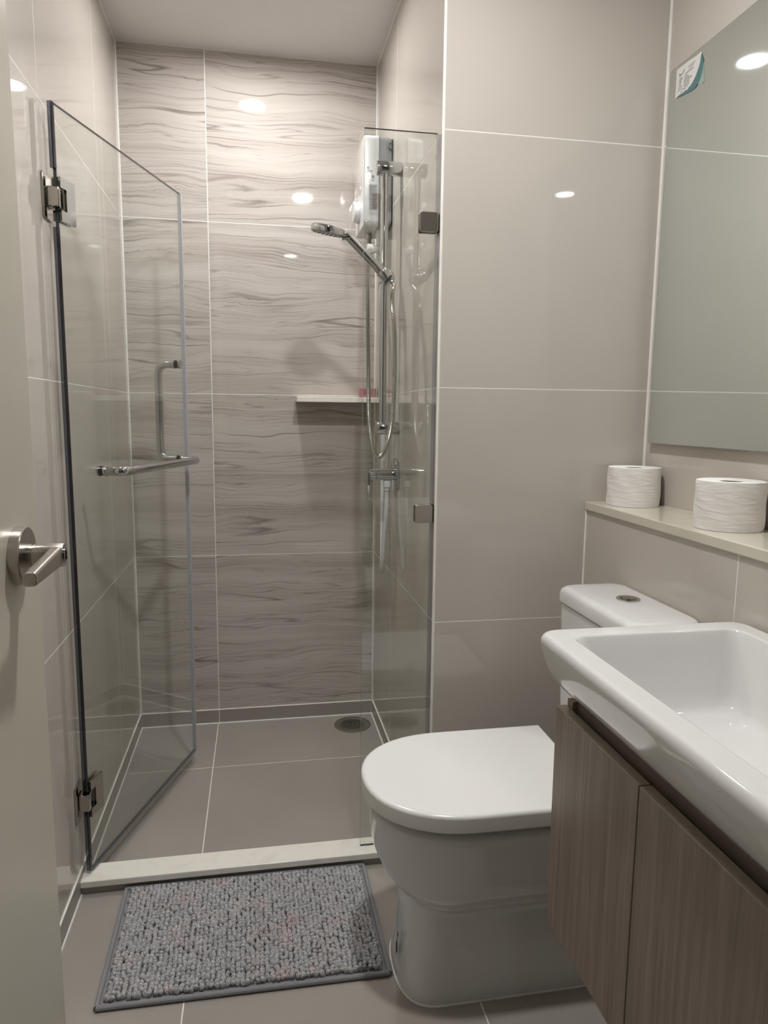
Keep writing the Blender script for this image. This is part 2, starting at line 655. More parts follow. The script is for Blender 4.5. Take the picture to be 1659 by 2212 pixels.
# ------------------------------------------------------------------ the room
YL = [YF, 0.52, 1.12, 1.718, 2.300, YB]
wall_x('wall_left', 'cream polished tile wall beside the glass shower door', XL, 1, YF - 0.06, YB + 0.06, 0, ZC, YL, ROWS, CREAM)
wall_y('wall_back', 'grey veined stone-look tile wall at the back of the shower', YB, XL, XS, 0, ZC, [XL, -0.161, XS], ROWS, VEIN)
wall_x('wall_shower_side', 'cream polished tile wall carrying the water heater and shower rail', XS, -1, YP + 0.012, YB + 0.06, 0, ZC,
       [YP + 0.012, 2.302, YB], ROWS, CREAM, 0.05)
wall_y('wall_toilet_side', 'plain cream tile wall between the shower and the mirror', YP, XS + 0.0015, XR + 0.06, 0, ZC, [XS + 0.0015, XR],
       ROWS, CREAM, 0.012)
wall_x('wall_right', 'cream tile wall behind the mirror', XR, -1, YF - 0.06, YP, 0, ZC, [YF, 0.512, 1.112, YP], [ZL] + ROWS[2:], CREAM)

# low ledge wall behind cistern and basin
lw = struct('wall_ledge', 'low cream tiled ledge wall behind the toilet cistern', XH + RECESS, XR - 0.01, YF, YP - 0.001, 0, ZL - 0.022, GROUT)
for ya, yb in zip([YF, 0.512, 1.112], [0.512, 1.112, YP]):
    for za, zb in ((0.056, 0.353), (0.353, ZL - 0.022)):
        tile(lw, XH + TT / 2, (ya + yb) / 2, (za + zb) / 2, TT, yb - ya - G, zb - za - G, CREAM)

# floor
fl = struct('floor', 'grey-brown tiled floor of the bathroom and shower', XL - 0.06, XR + 0.06, YF - 0.1, YB + 0.06, -0.08, -RECESS, GROUT)
XF = [XL, -0.165, 0.435, XR]
YFL = [YF - 0.1, 0.51, 1.11, 1.71, 2.311, YB]
for xa, xb in zip(XF[:-1], XF[1:]):
    for ya, yb in zip(YFL[:-1], YFL[1:]):
        if xa > 0.4 and ya >= 1.7:
            continue
        if xa > 0.0 and xa < 0.4 and ya >= 1.7:
            pass
        tile(fl, (xa + xb) / 2, (ya + yb) / 2, -TT / 2, xb - xa - G, yb - ya - G, TT, FLOORT)

# ceiling
struct('ceiling', 'pale painted ceiling with round downlights', XL - 0.06, XR + 0.06, YF - 0.1, YB + 0.06, ZC, ZC + 0.05, PAINT)

# skirting of cut floor tile
BT = 0.0035


def baseboard(name, x0, x1, y0, y1, cuts, axis):
    b = box(name, x0, x1, y0, y1, 0.0, 0.0545, GROUT, kind='structure')
    e = 0.0006
    for a, c in zip(cuts[:-1], cuts[1:]):
        if axis == 'x':
            tile(b, (a + c) / 2, (y0 + y1) / 2, 0.0275, c - a - G, y1 - y0 + 2 * e, 0.0525, FLOORT)
        else:
            tile(b, (x0 + x1) / 2, (a + c) / 2, 0.0275, x1 - x0 + 2 * e, c - a - G, 0.0525, FLOORT)
    return b


baseboard('baseboard_left', XL - 0.004, XL + BT, YF, YB, [YF, 0.52, 1.12, 1.718, 2.30, YB], 'y')
baseboard('baseboard_back', XL + BT, XS - BT, YB - BT, YB + 0.004, [XL + BT, -0.161, XS - BT], 'x')
baseboard('baseboard_shower_side', XS - BT, XS + 0.004, YP + 0.012, YB, [YP + 0.012, 2.302, YB], 'y')
baseboard('baseboard_toilet_side', XS + 0.0015, XH, YP - BT, YP + 0.004, [XS + 0.0015, XH], 'x')
baseboard('baseboard_ledge', XH - BT, XH + 0.004, YF, YP - BT, [YF, 0.512, 1.112, YP - BT], 'y')


# white sealant and corner trims
def trim(name, label, pts, r, mat=GROUT):
    bm = bmesh.new()
    add_tube(bm, pts, r, 8)
    o = finish(name, bm, mat, kind='structure')
    o['label'] = label
    return o


trim('trim_1', 'white sealant line in the corner of left and back wall', [(XL + 0.001, YB - 0.001, 0.0), (XL + 0.001, YB - 0.001, ZC)], 0.0042)
trim('trim_2', 'white sealant line in the corner behind the water heater', [(XS - 0.001, YB - 0.001, 0.0), (XS - 0.001, YB - 0.001, ZC)], 0.0042)
trim('trim_3', 'white sealant line in the corner beside the mirror', [(XR - 0.001, YP - 0.001, ZL), (XR - 0.001, YP - 0.001, ZC)], 0.0042)
trim('trim_4', 'white edge strip on the outer corner beside the fixed glass', [(XS + 0.0002, YP + 0.0055, 0.0), (XS + 0.0002, YP + 0.0055, ZC)], 0.0026)
trim('trim_5', 'white sealant line where ledge wall meets toilet wall', [(XH - 0.001, YP - 0.001, 0), (XH - 0.001, YP - 0.001, ZL - 0.022)], 0.003)
trim('trim_6', 'white sealant line along the left floor edge', [(XL + BT, YF, 0.0), (XL + BT, YB - BT, 0.0)], 0.0036)
trim('trim_7', 'white sealant line along the shower back floor edge', [(XL + BT, YB - BT, 0.0), (XS - BT, YB - BT, 0.0)], 0.0036)
trim('trim_8', 'white sealant line along the shower side floor edge', [(XS - BT, YB - BT, 0.0), (XS - BT, YP + 0.012, 0.0)], 0.0036)
trim('trim_9', 'thin white line between left wall and ceiling', [(XL + 0.001, YF, ZC - 0.001), (XL + 0.001, YB, ZC - 0.001)], 0.0015)
trim('trim_10', 'thin white line between shower side wall and ceiling', [(XS - 0.001, YP + 0.012, ZC - 0.001), (XS - 0.001, YB, ZC - 0.001)], 0.0015)
trim('trim_11', 'white sealant line along the toilet wall floor edge', [(XS, YP - BT, 0.0), (XH, YP - BT, 0.0)], 0.0032)

# entrance wall with a full height doorway, hall behind it
DX0, DX1 = -0.212, 0.56
for nm, lab, xa, xb in (('wall_entrance', 'entrance wall strip hinging the open door', XL - 0.06, DX0 - 0.045),
                        ('wall_entrance', 'entrance wall beside the basin', DX1 + 0.045, XR + 0.06)):
    struct(nm, lab, xa, xb, YF - 0.1, YF, 0, ZC, HALLP)
for xa, xb, lab in ((DX0 - 0.045, DX0 - 0.001, 'hinge side door jamb'), (DX1, DX1 + 0.045, 'lock side door jamb')):
    j = box('trim_12', xa, xb, YF - 0.11, YF + 0.004, 0, ZC, DOORP, kind='structure', bevel=0.002)
    j['label'] = 'beige ' + lab + ' of the entrance'
struct('floor_hall', 'board floor of the hall outside', -1.2, 1.6, -2.6, YF - 0.1, -0.08, -0.001, HALLF)
struct('ceiling_hall', 'darkened ceiling of the hall outside', -1.2, 1.6, -2.6, YF - 0.1, ZC, ZC + 0.05, HALLP)
struct('wall_hall_left', 'darkened wall of the hall outside', -1.26, -1.2, -2.6, YF - 0.1, 0, ZC, HALLP)
struct('wall_hall_right', 'darkened wall of the hall outside opposite', 1.6, 1.66, -2.6, YF - 0.1, 0, ZC, HALLP)
struct('wall_hall_end', 'darkened end wall of the hall outside', -1.26, 1.66, -2.66, -2.6, 0, ZC, HALLP)
struct('wall_hall_front', 'darkened hall side of the entrance wall', -1.26, DX0 - 0.05, YF - 0.105, YF - 0.1, 0, ZC, HALLP)
struct('wall_hall_front', 'darkened hall side of the wall by the basin', DX1 + 0.05, 1.66, YF - 0.105, YF - 0.1, 0, ZC, HALLP)

# ------------------------------------------------------------------ ceiling downlights
LAMPS = {k: emit_mat('lamp_' + k, LAMP_COLOUR, s) for k, s in (('shower', SHOWER_LAMP), ('bath', BATH_LAMP), ('hall', HALL_LAMP))}


def downlight(x, y, label, key):
    t = thing('ceiling_downlight', label, 'lamp', (x, y, ZC), group='round ceiling downlights')
    bm = bmesh.new()
    seg = 40
    prof = [(0.062, 0.0), (0.062, -0.003), (0.055, -0.005), (0.05, -0.003), (0.049, 0.0)]
    rings = [[(x + r * math.cos(2 * math.pi * i / seg), y + r * math.sin(2 * math.pi * i / seg), ZC + z) for i in range(seg)] for r, z in prof]
    loft(bm, rings, False, False)
    finish('trim_ring', bm, LAMPRING, t)
    bm = bmesh.new()
    add_cyl(bm, (x, y, ZC - 0.0005), (x, y, ZC - 0.002), 0.0495, seg=seg)
    finish('diffuser', bm, LAMPS[key], t)
    return t


downlight(-0.002, 2.25, 'round ceiling downlight above the shower floor', 'shower')
downlight(0.275, 1.06, 'round ceiling downlight above the bathroom floor', 'bath')
downlight(0.277, -0.47, 'round ceiling downlight in the hall just outside the door', 'hall')

# ------------------------------------------------------------------ shower threshold
t = thing('shower_threshold', 'white marble threshold across the shower entrance', 'threshold', (0, 1.738, 0))
box('kerb', XL + BT, XS - BT, 1.7125, 1.766, 0.0, 0.0215, FLOORT, t)
box('marble_slab', XL + BT, XS - BT, 1.702, 1.776, 0.0215, 0.0385, MARBLE, t, bevel=0.002)

# ------------------------------------------------------------------ hinged glass shower door
A = Vector((-0.432, 1.742))
B = Vector((-0.2265, 2.36))
LEN = (B - A).length
TH = math.atan2(B.y - A.y, B.x - A.x)
GT = 0.004       # half thickness
ZB, ZT = 0.047, 1.862
door = thing('glass_shower_door', 'hinged clear glass shower door standing open with chrome handle and towel bar', 'shower door', (A.x, A.y, 0.0), TH)


def dbox(name, x0, x1, y0, y1, z0, z1, mat, parent=None, bevel=0.0):
    return box(name, x0, x1, y0, y1, z0, z1, mat, parent or door, bevel=bevel, world=False)


def glass_panel(name, x0, x1, y0, y1, z0, z1, parent, world, edge_mats):
    """solid sheet; broad faces clear, narrow faces edge material"""
    bm = bmesh.new()
    add_box(bm, x0, x1, y0, y1, z0, z1)
    bm.normal_update()
    for f in bm.faces:
        f.material_index = 0 if abs(f.normal.y) > 0.9 else (2 if abs(f.normal.z) > 0.9 else (1 if f.normal.x < 0 else 3))
    return finish(name, bm, [GLASS] + edge_mats, parent, smooth=False, world=world)


glass_panel('pane', 0.0, LEN - 0.006, -GT, GT, ZB, ZT, door, False, [GEDGE, GEDGE, SEALF])
# plastic seals
dbox('hinge_seal', -0.009, -0.0005, -0.0055, 0.0055, ZB, 1.600, SEAL)
dbox('hinge_seal', -0.009, -0.0005, -0.0055, 0.0055, 1.725, ZT, SEAL)
dbox('edge_seal', LEN - 0.0055, LEN + 0.003, -0.0055, 0.0055, ZB, ZT - 0.001, SEALF)
dbox('bottom_seal', 0.004, LEN - 0.004, -0.006, 0.006, ZB - 0.008, ZB - 0.0003, SEALC)


def hinge(zc):
    h = bpy.data.objects.new('hinge', None)
    COL.objects.link(h)
    h.parent = door
    h['label'] = 'polished steel wall hinge'
    # wall plate, square to the wall: built in world axes, turned back into the door frame
    inv = Matrix.Rotation(-TH, 4, 'Z')

    def wbox(name, x0, x1, y0, y1, z0, z1, mat, bev=0.001):
        bm = bmesh.new()
        add_box(bm, x0 - A.x, x1 - A.x, y0 - A.y, y1 - A.y, z0, z1)
        bmesh.ops.transform(bm, matrix=inv, verts=bm.verts)
        return finish(name, bm, mat, h, world=False, bevel=bev)

    wbox('wall_plate', XL + 0.0005, XL + 0.0055, 1.705, 1.765, zc - 0.047, zc + 0.047, STEEL)
    wbox('knuckle', XL + 0.0058, A.x + 0.011, 1.722, 1.758, zc - 0.021, zc + 0.021, STEEL, 0.002)
    for s in (-1, 1):
        bm = bmesh.new()
        y0, y1 = (s * 0.0045, s * 0.0105)
        # clamp plate with a notch for the knuckle
        out = [(0.002, -0.047), (0.058, -0.047), (0.058, 0.047), (0.002, 0.047), (0.002, 0.024), (0.024, 0.024), (0.024, -0.024), (0.002, -0.024)]
        loft(bm, [[(px, y0, zc + pz) for px, pz in out], [(px, y1, zc + pz) for px, pz in out]])
        finish('clamp_plate', bm, STEEL, h, world=False, smooth=False)
    dbox('gasket', 0.001, 0.004, -0.0044, 0.0044, zc - 0.046, zc + 0.046, DARK, h)


hinge(1.662)
hinge(0.234)

# vertical pull bar on the far face, towel bar on the near face
ZH = 1.048
TR = 0.0117
bm = bmesh.new()
pts = bent_path([(0.598, GT + 0.004, 1.343), (0.598, 0.064, 1.343), (0.598, 0.064, ZH), (0.598, GT + 0.004, ZH)], 0.035, 10)
add_tube(bm, pts, TR, 20)
finish('pull_handle', bm, CHROME, door, world=False)
bm = bmesh.new()
pts = bent_path([(0.140, -GT - 0.004, ZH - 0.002), (0.140, -0.062, ZH - 0.002), (0.600, -0.062, ZH - 0.002), (0.600, -GT - 0.004, ZH - 0.002)], 0.032, 10)
add_tube(bm, pts, TR, 20)
finish('towel_bar', bm, CHROME, door, world=False)
for px, pz, s in ((0.598, 1.343, 1), (0.598, ZH, 1), (0.140, ZH - 0.002, -1), (0.600, ZH - 0.002, -1)):
    bm = bmesh.new()
    add_cyl(bm, (px, s * GT, pz), (px, s * (GT + 0.0022), pz), TR + 0.0012)
    c = finish('washer', bm, BLACKP, door, world=False)
    bm = bmesh.new()
    add_cyl(bm, (px, s * (GT + 0.0022), pz), (px, s * (GT + 0.009), pz), TR + 0.0018)
    finish('collar', bm, CHROME, door, world=False, bevel=0.0008)
for px, pz, s in ((0.598, 1.343, -1), (0.140, ZH - 0.002, 1)):
    bm = bmesh.new()
    add_cyl(bm, (px, s * GT, pz), (px, s * (GT + 0.002), pz), TR + 0.001)
    finish('washer', bm, BLACKP, door, world=False)
    bm = bmesh.new()
    add_cyl(bm, (px, s * (GT + 0.002), pz), (px, s * (GT + 0.0085), pz), TR + 0.0022)
    finish('end_cap', bm, CHROME, door, world=False, bevel=0.001)

# ------------------------------------------------------------------ fixed glass panel
fp = thing('fixed_glass_panel', 'narrow fixed clear glass panel clamped to the wall in front of the shower rail', 'glass panel', (0.35, 1.741, 0.0385))
pane = glass_panel('pane', 0.2575, 0.4340, 1.737, 1.745, 0.0388, 1.862, fp, True, [GEDGE_L, GEDGE, GEDGE_L])
box('wall_seal', 0.4342, XS - 0.0008, 1.738, 1.744, 0.0565, 1.861, SEALC, fp)
for zc in (1.657, 0.944):
    cl = bpy.data.objects.new('clamp', None)
    COL.objects.link(cl)
    cl.parent = fp
    for ya, yb in ((1.7295, 1.7365), (1.7455, 1.7525)):
        bm = bmesh.new()
        r = 0.006
        ring = rrect(0.3925, 0.4395, zc - 0.0235, zc + 0.0235, r, 0)
        loft(bm, [[(p[0], ya, p[1]) for p in ring], [(p[0], yb, p[1]) for p in ring]])
        finish('clamp_plate', bm, CLAMPM, cl, bevel=0.0012)
    box('wall_foot', 0.4398, XS - 0.0005, 1.724, 1.758, zc - 0.0235, zc + 0.0235, STEEL, cl)
    box('gasket', 0.3945, 0.4335, 1.73655, 1.73695, zc - 0.022, zc + 0.022, SEALC, cl)

# ------------------------------------------------------------------ water heater
HX0, HXM, HX1 = 0.346, 0.394, XS - 0.004
HY0, HY1 = 2.345, 2.545
HZ0, HZ1 = 1.800, 2.078
wh = thing('water_heater', 'white wall mounted electric water heater wrapped in plastic film', 'water heater', (XS, 2.445, HZ0))


def side_ring(x, inset, r):
    p = rrect(HY0 + inset, HY1 - inset, HZ0 + inset, HZ1 - inset, r, 0)
    return [(x, q[0], q[1]) for q in p]


bm = bmesh.new()
loft(bm, [side_ring(HXM, 0.0, 0.016), side_ring(HX0 + 0.006, 0.001, 0.016), side_ring(HX0 + 0.0015, 0.004, 0.014), side_ring(HX0, 0.009, 0.012)])
finish('front_cover', bm, PLASTW, wh, weighted=True)
bm = bmesh.new()
loft(bm, [side_ring(HX1, 0.006, 0.02), side_ring(HX1 - 0.008, 0.002, 0.02), side_ring(HXM + 0.0005, 0.002, 0.016)])
finish('back_case', bm, GREYP, wh)
bm = bmesh.new()
loft(bm, [side_ring(XS - 0.0005, 0.004, 0.02), side_ring(HX1 + 0.0005, 0.004, 0.02)])
finish('mounting_plate', bm, BLACKP, wh)
bm = bmesh.new()
add_tube(bm, bent_path([(0.437, HY0 - 0.001, 2.052), (0.428, HY0 - 0.004, 2.052), (0.426, HY0 - 0.004, 2.036), (0.437, HY0 - 0.001, 2.032)], 0.004, 4), 0.0016, 8)
finish('cable_clip', bm, BLACKP, wh)
bm = bmesh.new()
add_turned(bm, (HX0, 2.445, 1.862), (-1, 0, 0), [(0.0, 0.033), (0.004, 0.034), (0.017, 0.031), (0.02, 0.028)], 36)
finish('dial', bm, PLASTW, wh)
bm = bmesh.new()
add_cyl(bm, (HX0 + 0.0002, 2.50, 1.975), (HX0 - 0.0008, 2.50, 1.975), 0.003, seg=12)
finish('indicator_lamp', bm, emit_mat('blue_indicator', (0.3, 0.3, 1.0), 2.0), wh)
# printed label on the side that faces the room
YLB = HY0 - 0.0006
lab = box('rating_label', 0.3635, 0.3925, YLB, HY0 - 0.0001, 1.834, 1.926, PAPERL, wh)
bm = bmesh.new()


def ring_mark(bm, cx, cz, r0, r1, y, seg=24):
    vs_ = []
    for k in range(seg):
        a = 2 * math.pi * k / seg
        vs_.append((bm.verts.new((cx + r0 * math.cos(a), y, cz + r0 * math.sin(a))), bm.verts.new((cx + r1 * math.cos(a), y, cz + r1 * math.sin(a)))))
    for k in range(seg):
        a, b = vs_[k], vs_[(k + 1) % seg]
        bm.faces.new((a[0], b[0], b[1], a[1]))


def bar_mark(bm, x0, x1, z0, z1, y):
    bm.faces.new([bm.verts.new(p) for p in ((x0, y, z0), (x1, y, z0), (x1, y, z1), (x0, y, z1))])


YI = HY0 - 0.0009
ring_mark(bm, 0.3600, 1.9745, 0.0034, 0.0040, YI)
ring_mark(bm, 0.3600, 1.9745, 0.0007, 0.0022, YI, 4)
ring_mark(bm, 0.3755, 1.9480, 0.0038, 0.0047, YI)
bar_mark(bm, 0.3742, 0.3750, 1.9460, 1.9500, YI)
bar_mark(bm, 0.3758, 0.3768, 1.9452, 1.9505, YI)
bar_mark(bm, 0.3735, 0.3775, 1.9473, 1.9480, YI)
ring_mark(bm, 0.3685, 1.9375, 0.0018, 0.0023, YI)
bar_mark(bm, 0.3725, 0.3800, 1.9368, 1.9382, YI)
finish('approval_marks', bm, INK, wh, smooth=False)
bm = bmesh.new()
rnd = random.Random(4)
z = 1.9225
para = [5, 3, 6, 1, 4, 3, 4, 4]
for nl in para:
    for k in range(nl):
        x = 0.3650
        end = 0.3915 - (rnd.random() * 0.012 if k == nl - 1 else rnd.random() * 0.003)
        while x < end - 0.001:
            wd = 0.0012 + rnd.random() * 0.003
            bar_mark(bm, x, min(x + wd, end), z - 0.0011, z, YI)
            x += wd + 0.0006
        z -= 0.00225
    z -= 0.0012
finish('printed_lines', bm, INKG, wh, smooth=False)


def text(name, body, size, loc, mat, parent, facing='-Y', sx=1.0, bold=0.0):
    cu = bpy.data.curves.new(name, 'FONT')
    cu.body = body
    cu.size = size
    cu.offset = bold
    cu.fill_mode = 'FRONT'
    tmp = bpy.data.objects.new(name, cu)
    COL.objects.link(tmp)
    dg = bpy.context.evaluated_depsgraph_get()
    me = bpy.data.meshes.new_from_object(tmp.evaluated_get(dg))
    bpy.data.objects.remove(tmp)
    me.materials.clear()
    me.materials.append(mat)
    ob = bpy.data.objects.new(name, me)
    COL.objects.link(ob)
    ob.parent = parent
    ob.location = Vector(loc) - root_of(parent)
    if facing == '-Y':
        ob.rotation_euler = (math.pi / 2, 0, 0)
    else:
        ob.rotation_euler = (math.pi / 2, 0, -math.pi / 2)
    ob.scale = (sx, 1, 1)
    return ob


text('standard_number', '1693-2547', 0.0040, (0.3565, YI, 1.9640), INK, wh, bold=0.00006)
text('origin_line', 'Made in Thailand', 0.0030, (0.3530, YI, 1.9596), INK, wh)
# clear film wrapped round the cover, its loose peak above and flap below
bm = bmesh.new()
rnd = random.Random(7)
cols = [(HX0 + 0.040, HY0 - 0.0015), (HX0 + 0.018, HY0 - 0.0022), (HX0 - 0.0006, HY0 - 0.0022), (HX0 - 0.003, HY0 + 0.03), (HX0 - 0.003, HY0 + 0.1), (HX0 - 0.003, HY1 - 0.02), (HX0 - 0.001, HY1 + 0.003)]
nz = 16
grid = []
for i in range(nz + 1):
    zz = HZ0 - 0.012 + (HZ1 - HZ0 + 0.022) * i / nz
    row = []
    for k, (x, y) in enumerate(cols):
        px = x - (0.024 if (zz < 1.90 and 3 <= k <= 5) else 0) - rnd.random() * 0.0022
        py = y - (rnd.random() * 0.0022 if k < 3 else 0)
        row.append(bm.verts.new((px, py, zz)))
    grid.append(row)
peak = [bm.verts.new(p) for p in ((HX0 + 0.030, HY0 + 0.004, HZ1 + 0.012), (HX0 + 0.024, HY0 + 0.012, HZ1 + 0.030), (HX0 + 0.014, HY0 + 0.02, HZ1 + 0.036),
                                  (HX0 + 0.008, HY0 + 0.05, HZ1 + 0.03), (HX0 + 0.006, HY0 + 0.1, HZ1 + 0.014), (HX0 + 0.004, HY1 - 0.03, HZ1 + 0.006), (HX0 + 0.004, HY1, HZ1 + 0.004))]
grid.append(peak)
flap = [bm.verts.new((x - 0.004 - (0.012 if k in (2, 3, 4) else 0), y, HZ0 - 0.03 - 0.02 * (k in (2, 3)))) for k, (x, y) in enumerate(cols)]
for k in range(2, 5):
    bm.faces.new((flap[k], flap[k + 1], grid[0][k + 1], grid[0][k]))
for a, b in zip(grid[:-1], grid[1:]):
    for k in range(len(cols) - 1):
        bm.faces.new((a[k], a[k + 1], b[k + 1], b[k]))
for v in list(bm.verts):
    if not v.link_faces:
        bm.verts.remove(v)
pf = finish('plastic_film', bm, FILM, wh, angle=60)
pf['label'] = 'crumpled clear protective film'
# outlet and inlet fittings under the case
bm = bmesh.new()
add_turned(bm, (0.408, 2.40, HZ0 + 0.004), (0, 0, -1), [(0, 0.012), (0.03, 0.012), (0.034, 0.0105), (0.085, 0.0105), (0.087, 0.012), (0.10, 0.012), (0.102, 0.0095), (0.112, 0.0095)])
finish('inlet_fitting', bm, PLASTW, wh)
bm = bmesh.new()
add_turned(bm, (0.404, 2.385, 1.735), (-1, 0, 0), [(0, 0.011), (0.018, 0.013), (0.02, 0.016), (0.038, 0.016), (0.04, 0.014)])
finish('stop_tap', bm, PLASTW, wh)
box('tap_lever', 0.3655, 0.3735, 2.372, 2.384, 1.690, 1.730, PLASTW, wh, bevel=0.002)
bm = bmesh.new()
add_cyl(bm, (0.380, 2.45, HZ0 + 0.002), (0.380, 2.45, HZ0 - 0.02), 0.010)
add_cyl(bm, (0.380, 2.45, HZ0 - 0.02), (0.380, 2.45, HZ0 - 0.045), 0.0085)
finish('outlet_fitting', bm, DRAINM, wh)

# ------------------------------------------------------------------ shower rail with slider
YR, XBAR = 2.210, 0.390
rail = thing('shower_rail', 'vertical chrome shower rail with two wall brackets', 'shower rail', (XS, YR, 1.152))
bm = bmesh.new()
add_cyl(bm, (XBAR, YR, 1.158), (XBAR, YR, 1.925), 0.0118, seg=32)
finish('bar', bm, CHROME, rail)
for zc in (1.931, 1.152):
    bm = bmesh.new()
    add_turned(bm, (XS - 0.0005, YR, zc), (-1, 0, 0), [(0, 0.0195), (0.002, 0.0205), (0.066, 0.0205), (0.068, 0.0195)], 36)
    finish('bracket', bm, CHROME, rail)
    bm = bmesh.new()
    add_turned(bm, (XS - 0.069, YR, zc), (-1, 0, 0), [(0, 0.0195), (0.0005, 0.0205), (0.007, 0.0205), (0.008, 0.0195)], 36)
    finish('bracket_cap', bm, CHROME, rail)
ZS = 1.618
sl = bpy.data.objects.new('slider', None)
COL.objects.link(sl)
sl.parent = rail
bm = bmesh.new()
add_cyl(bm, (XBAR, YR, ZS - 0.024), (XBAR, YR, ZS + 0.024), 0.0175, seg=32)
finish('sleeve', bm, CHROME, sl, bevel=0.002)
bm = bmesh.new()
hold_c, hold_ax, hold_r = Vector((XBAR + 0.006, YR - 0.024, ZS - 0.006)), Vector((-0.55, -0.62, 0.56)), 0.0225
add_turned(bm, hold_c, hold_ax, [(hold_r * math.sin(math.radians(a)) * (1.25 if a < 0 else 1.0), max(0.0005, hold_r * math.cos(math.radians(a)))) for a in range(-90, 61, 10)], 32)
finish('holder', bm, CHROME, sl)
bm = bmesh.new()
hd = (Vector((0.262, 2.150, 1.723)) - Vector((XBAR - 0.008, YR - 0.046, ZS - 0.004))).normalized()
hp = Vector((XBAR - 0.008, YR - 0.046, ZS - 0.004))
prof = [(-0.016, 0.0150), (-0.014, 0.0172), (0.012, 0.0182), (0.014, 0.0170), (0.014, 0.0145), (-0.016, 0.0138)]
u_, w_ = frame_of(hd)
loft(bm, [[hp + hd * a + u_ * math.cos(2 * math.pi * i / 28) * r - w_ * math.sin(2 * math.pi * i / 28) * r for i in range(28)] for a, r in prof + prof[:1]], False, False)
finish('clip', bm, CHROME, sl)
bm = bmesh.new()
prof = [(-0.023, 0.0112), (-0.022, 0.0150), (-0.0172, 0.0150), (-0.0165, 0.0112)]
loft(bm, [[hp + hd * a + u_ * math.cos(2 * math.pi * i / 28) * r - w_ * math.sin(2 * math.pi * i / 28) * r for i in range(28)] for a, r in prof + prof[:1]], False, False)
finish('grip_ring', bm, BLACKP, sl)

# ------------------------------------------------------------------ hand shower
HH = Vector((XBAR - 0.008, YR - 0.046, ZS - 0.004))        # where the handle sits in the holder
HT = Vector((0.262, 2.150, 1.723))                          # neck by the head
hs = thing('hand_shower', 'chrome hand shower with a flat round head held on the rail', 'hand shower', tuple(HH))
bm = bmesh.new()
dirv = (HT - HH).normalized()
Lh = (HT - HH).length
add_turned(bm, HH - dirv * 0.022, dirv, [(0, 0.0090), (0.004, 0.0112), (0.03, 0.0128), (0.034, 0.0140), (0.05, 0.0140), (0.054, 0.0132), (Lh + 0.01, 0.0126), (Lh + 0.02, 0.0112)], 24)
finish('handle', bm, CHROME, hs)
hc = Vector((0.2115, 2.145, 1.7290))
ax = Vector((-0.17, 0.19, -1)).normalized()
bm = bmesh.new()
add_turned(bm, hc - ax * 0.011, ax, [(0, 0.043), (0.003, 0.049), (0.006, 0.0505), (0.018, 0.0505), (0.021, 0.049)], 48)
finish('head', bm, CHROME, hs)
bm = bmesh.new()
add_turned(bm, hc + ax * 0.0102, ax, [(0, 0.048), (0.0025, 0.047), (0.0026, 0.001)], 48)
finish('spray_plate', bm, GREYP, hs)
bm = bmesh.new()
u_, w_ = frame_of(ax)
for k in range(3):
    rr = 0.014 + 0.013 * k
    for i in range(8 + 6 * k):
        a = 2 * math.pi * i / (8 + 6 * k)
        p = hc + ax * 0.0128 + u_ * math.cos(a) * rr + w_ * math.sin(a) * rr
        add_cyl(bm, p, p + ax * 0.0018, 0.0016, 0.001, 8)
o = finish('nozzles', bm, BLACKP, hs)
o['kind'] = 'stuff'
bm = bmesh.new()
add_cyl(bm, HT + Vector((0.014, -0.004, -0.010)), HT + Vector((-0.010, -0.002, -0.0145)), 0.009, 0.0075, 20)
finish('neck', bm, CHROME, hs)

# ribbed shower hose
TAIL = HH - dirv * 0.022
pts = [TAIL, TAIL - dirv * 0.02, (0.401, 2.125, 1.54), (0.409, 2.12, 1.42), (0.411, 2.125, 1.26), (0.404, 2.14, 1.15), (0.390, 2.16, 1.085), (0.374, 2.175, 1.064),
       (0.357, 2.19, 1.092), (0.348, 2.21, 1.18), (0.349, 2.24, 1.35), (0.356, 2.30, 1.52), (0.370, 2.40, 1.68), (0.380, 2.449, 1.757)]
path = smooth_path(pts, 0.0019)
bm = bmesh.new()
add_tube(bm, path, lambda i: 0.0074 if i % 2 == 0 else 0.0060, 12)
hose = finish('shower_hose', bm, HOSEM, angle=25)
tag(hose, 'ribbed steel shower hose hanging in a long loop below the hand shower', 'hose')

# ------------------------------------------------------------------ wall valve and white supply hose
YV, ZV = 2.227, 1.003
va = thing('wall_valve', 'chrome lever stop valve on a round wall plate', 'valve', (XS, YV, ZV))
bm = bmesh.new()
add_turned(bm, (XS - 0.0005, YV, ZV), (-1, 0, 0), [(0, 0.0525), (0.007, 0.0525), (0.0095, 0.0505), (0.010, 0.046)], 48)
finish('wall_plate', bm, CHROME, va)
bm = bmesh.new()
add_turned(bm, (XS - 0.0108, YV, ZV), (-1, 0, 0), [(0, 0.0185), (0.057, 0.0185), (0.0585, 0.017), (0.06, 0.0185), (0.077, 0.018), (0.079, 0.016)], 32)
finish('body', bm, CHROME, va)
bm = bmesh.new()
prof = [(-0.004, 0.012), (0.004, 0.012), (0.0045, -0.05), (0.0025, -0.08), (0.0, -0.083), (-0.0035, -0.08), (-0.0042, -0.05)]
loft(bm, [[(0.349 + px, YV - 0.0095, ZV + pz) for px, pz in prof], [(0.349 + px, YV + 0.0095, ZV + pz) for px, pz in prof]])
finish('lever', bm, CHROME, va, bevel=0.0015)
NX = 0.410
bm = bmesh.new()
ringz = []
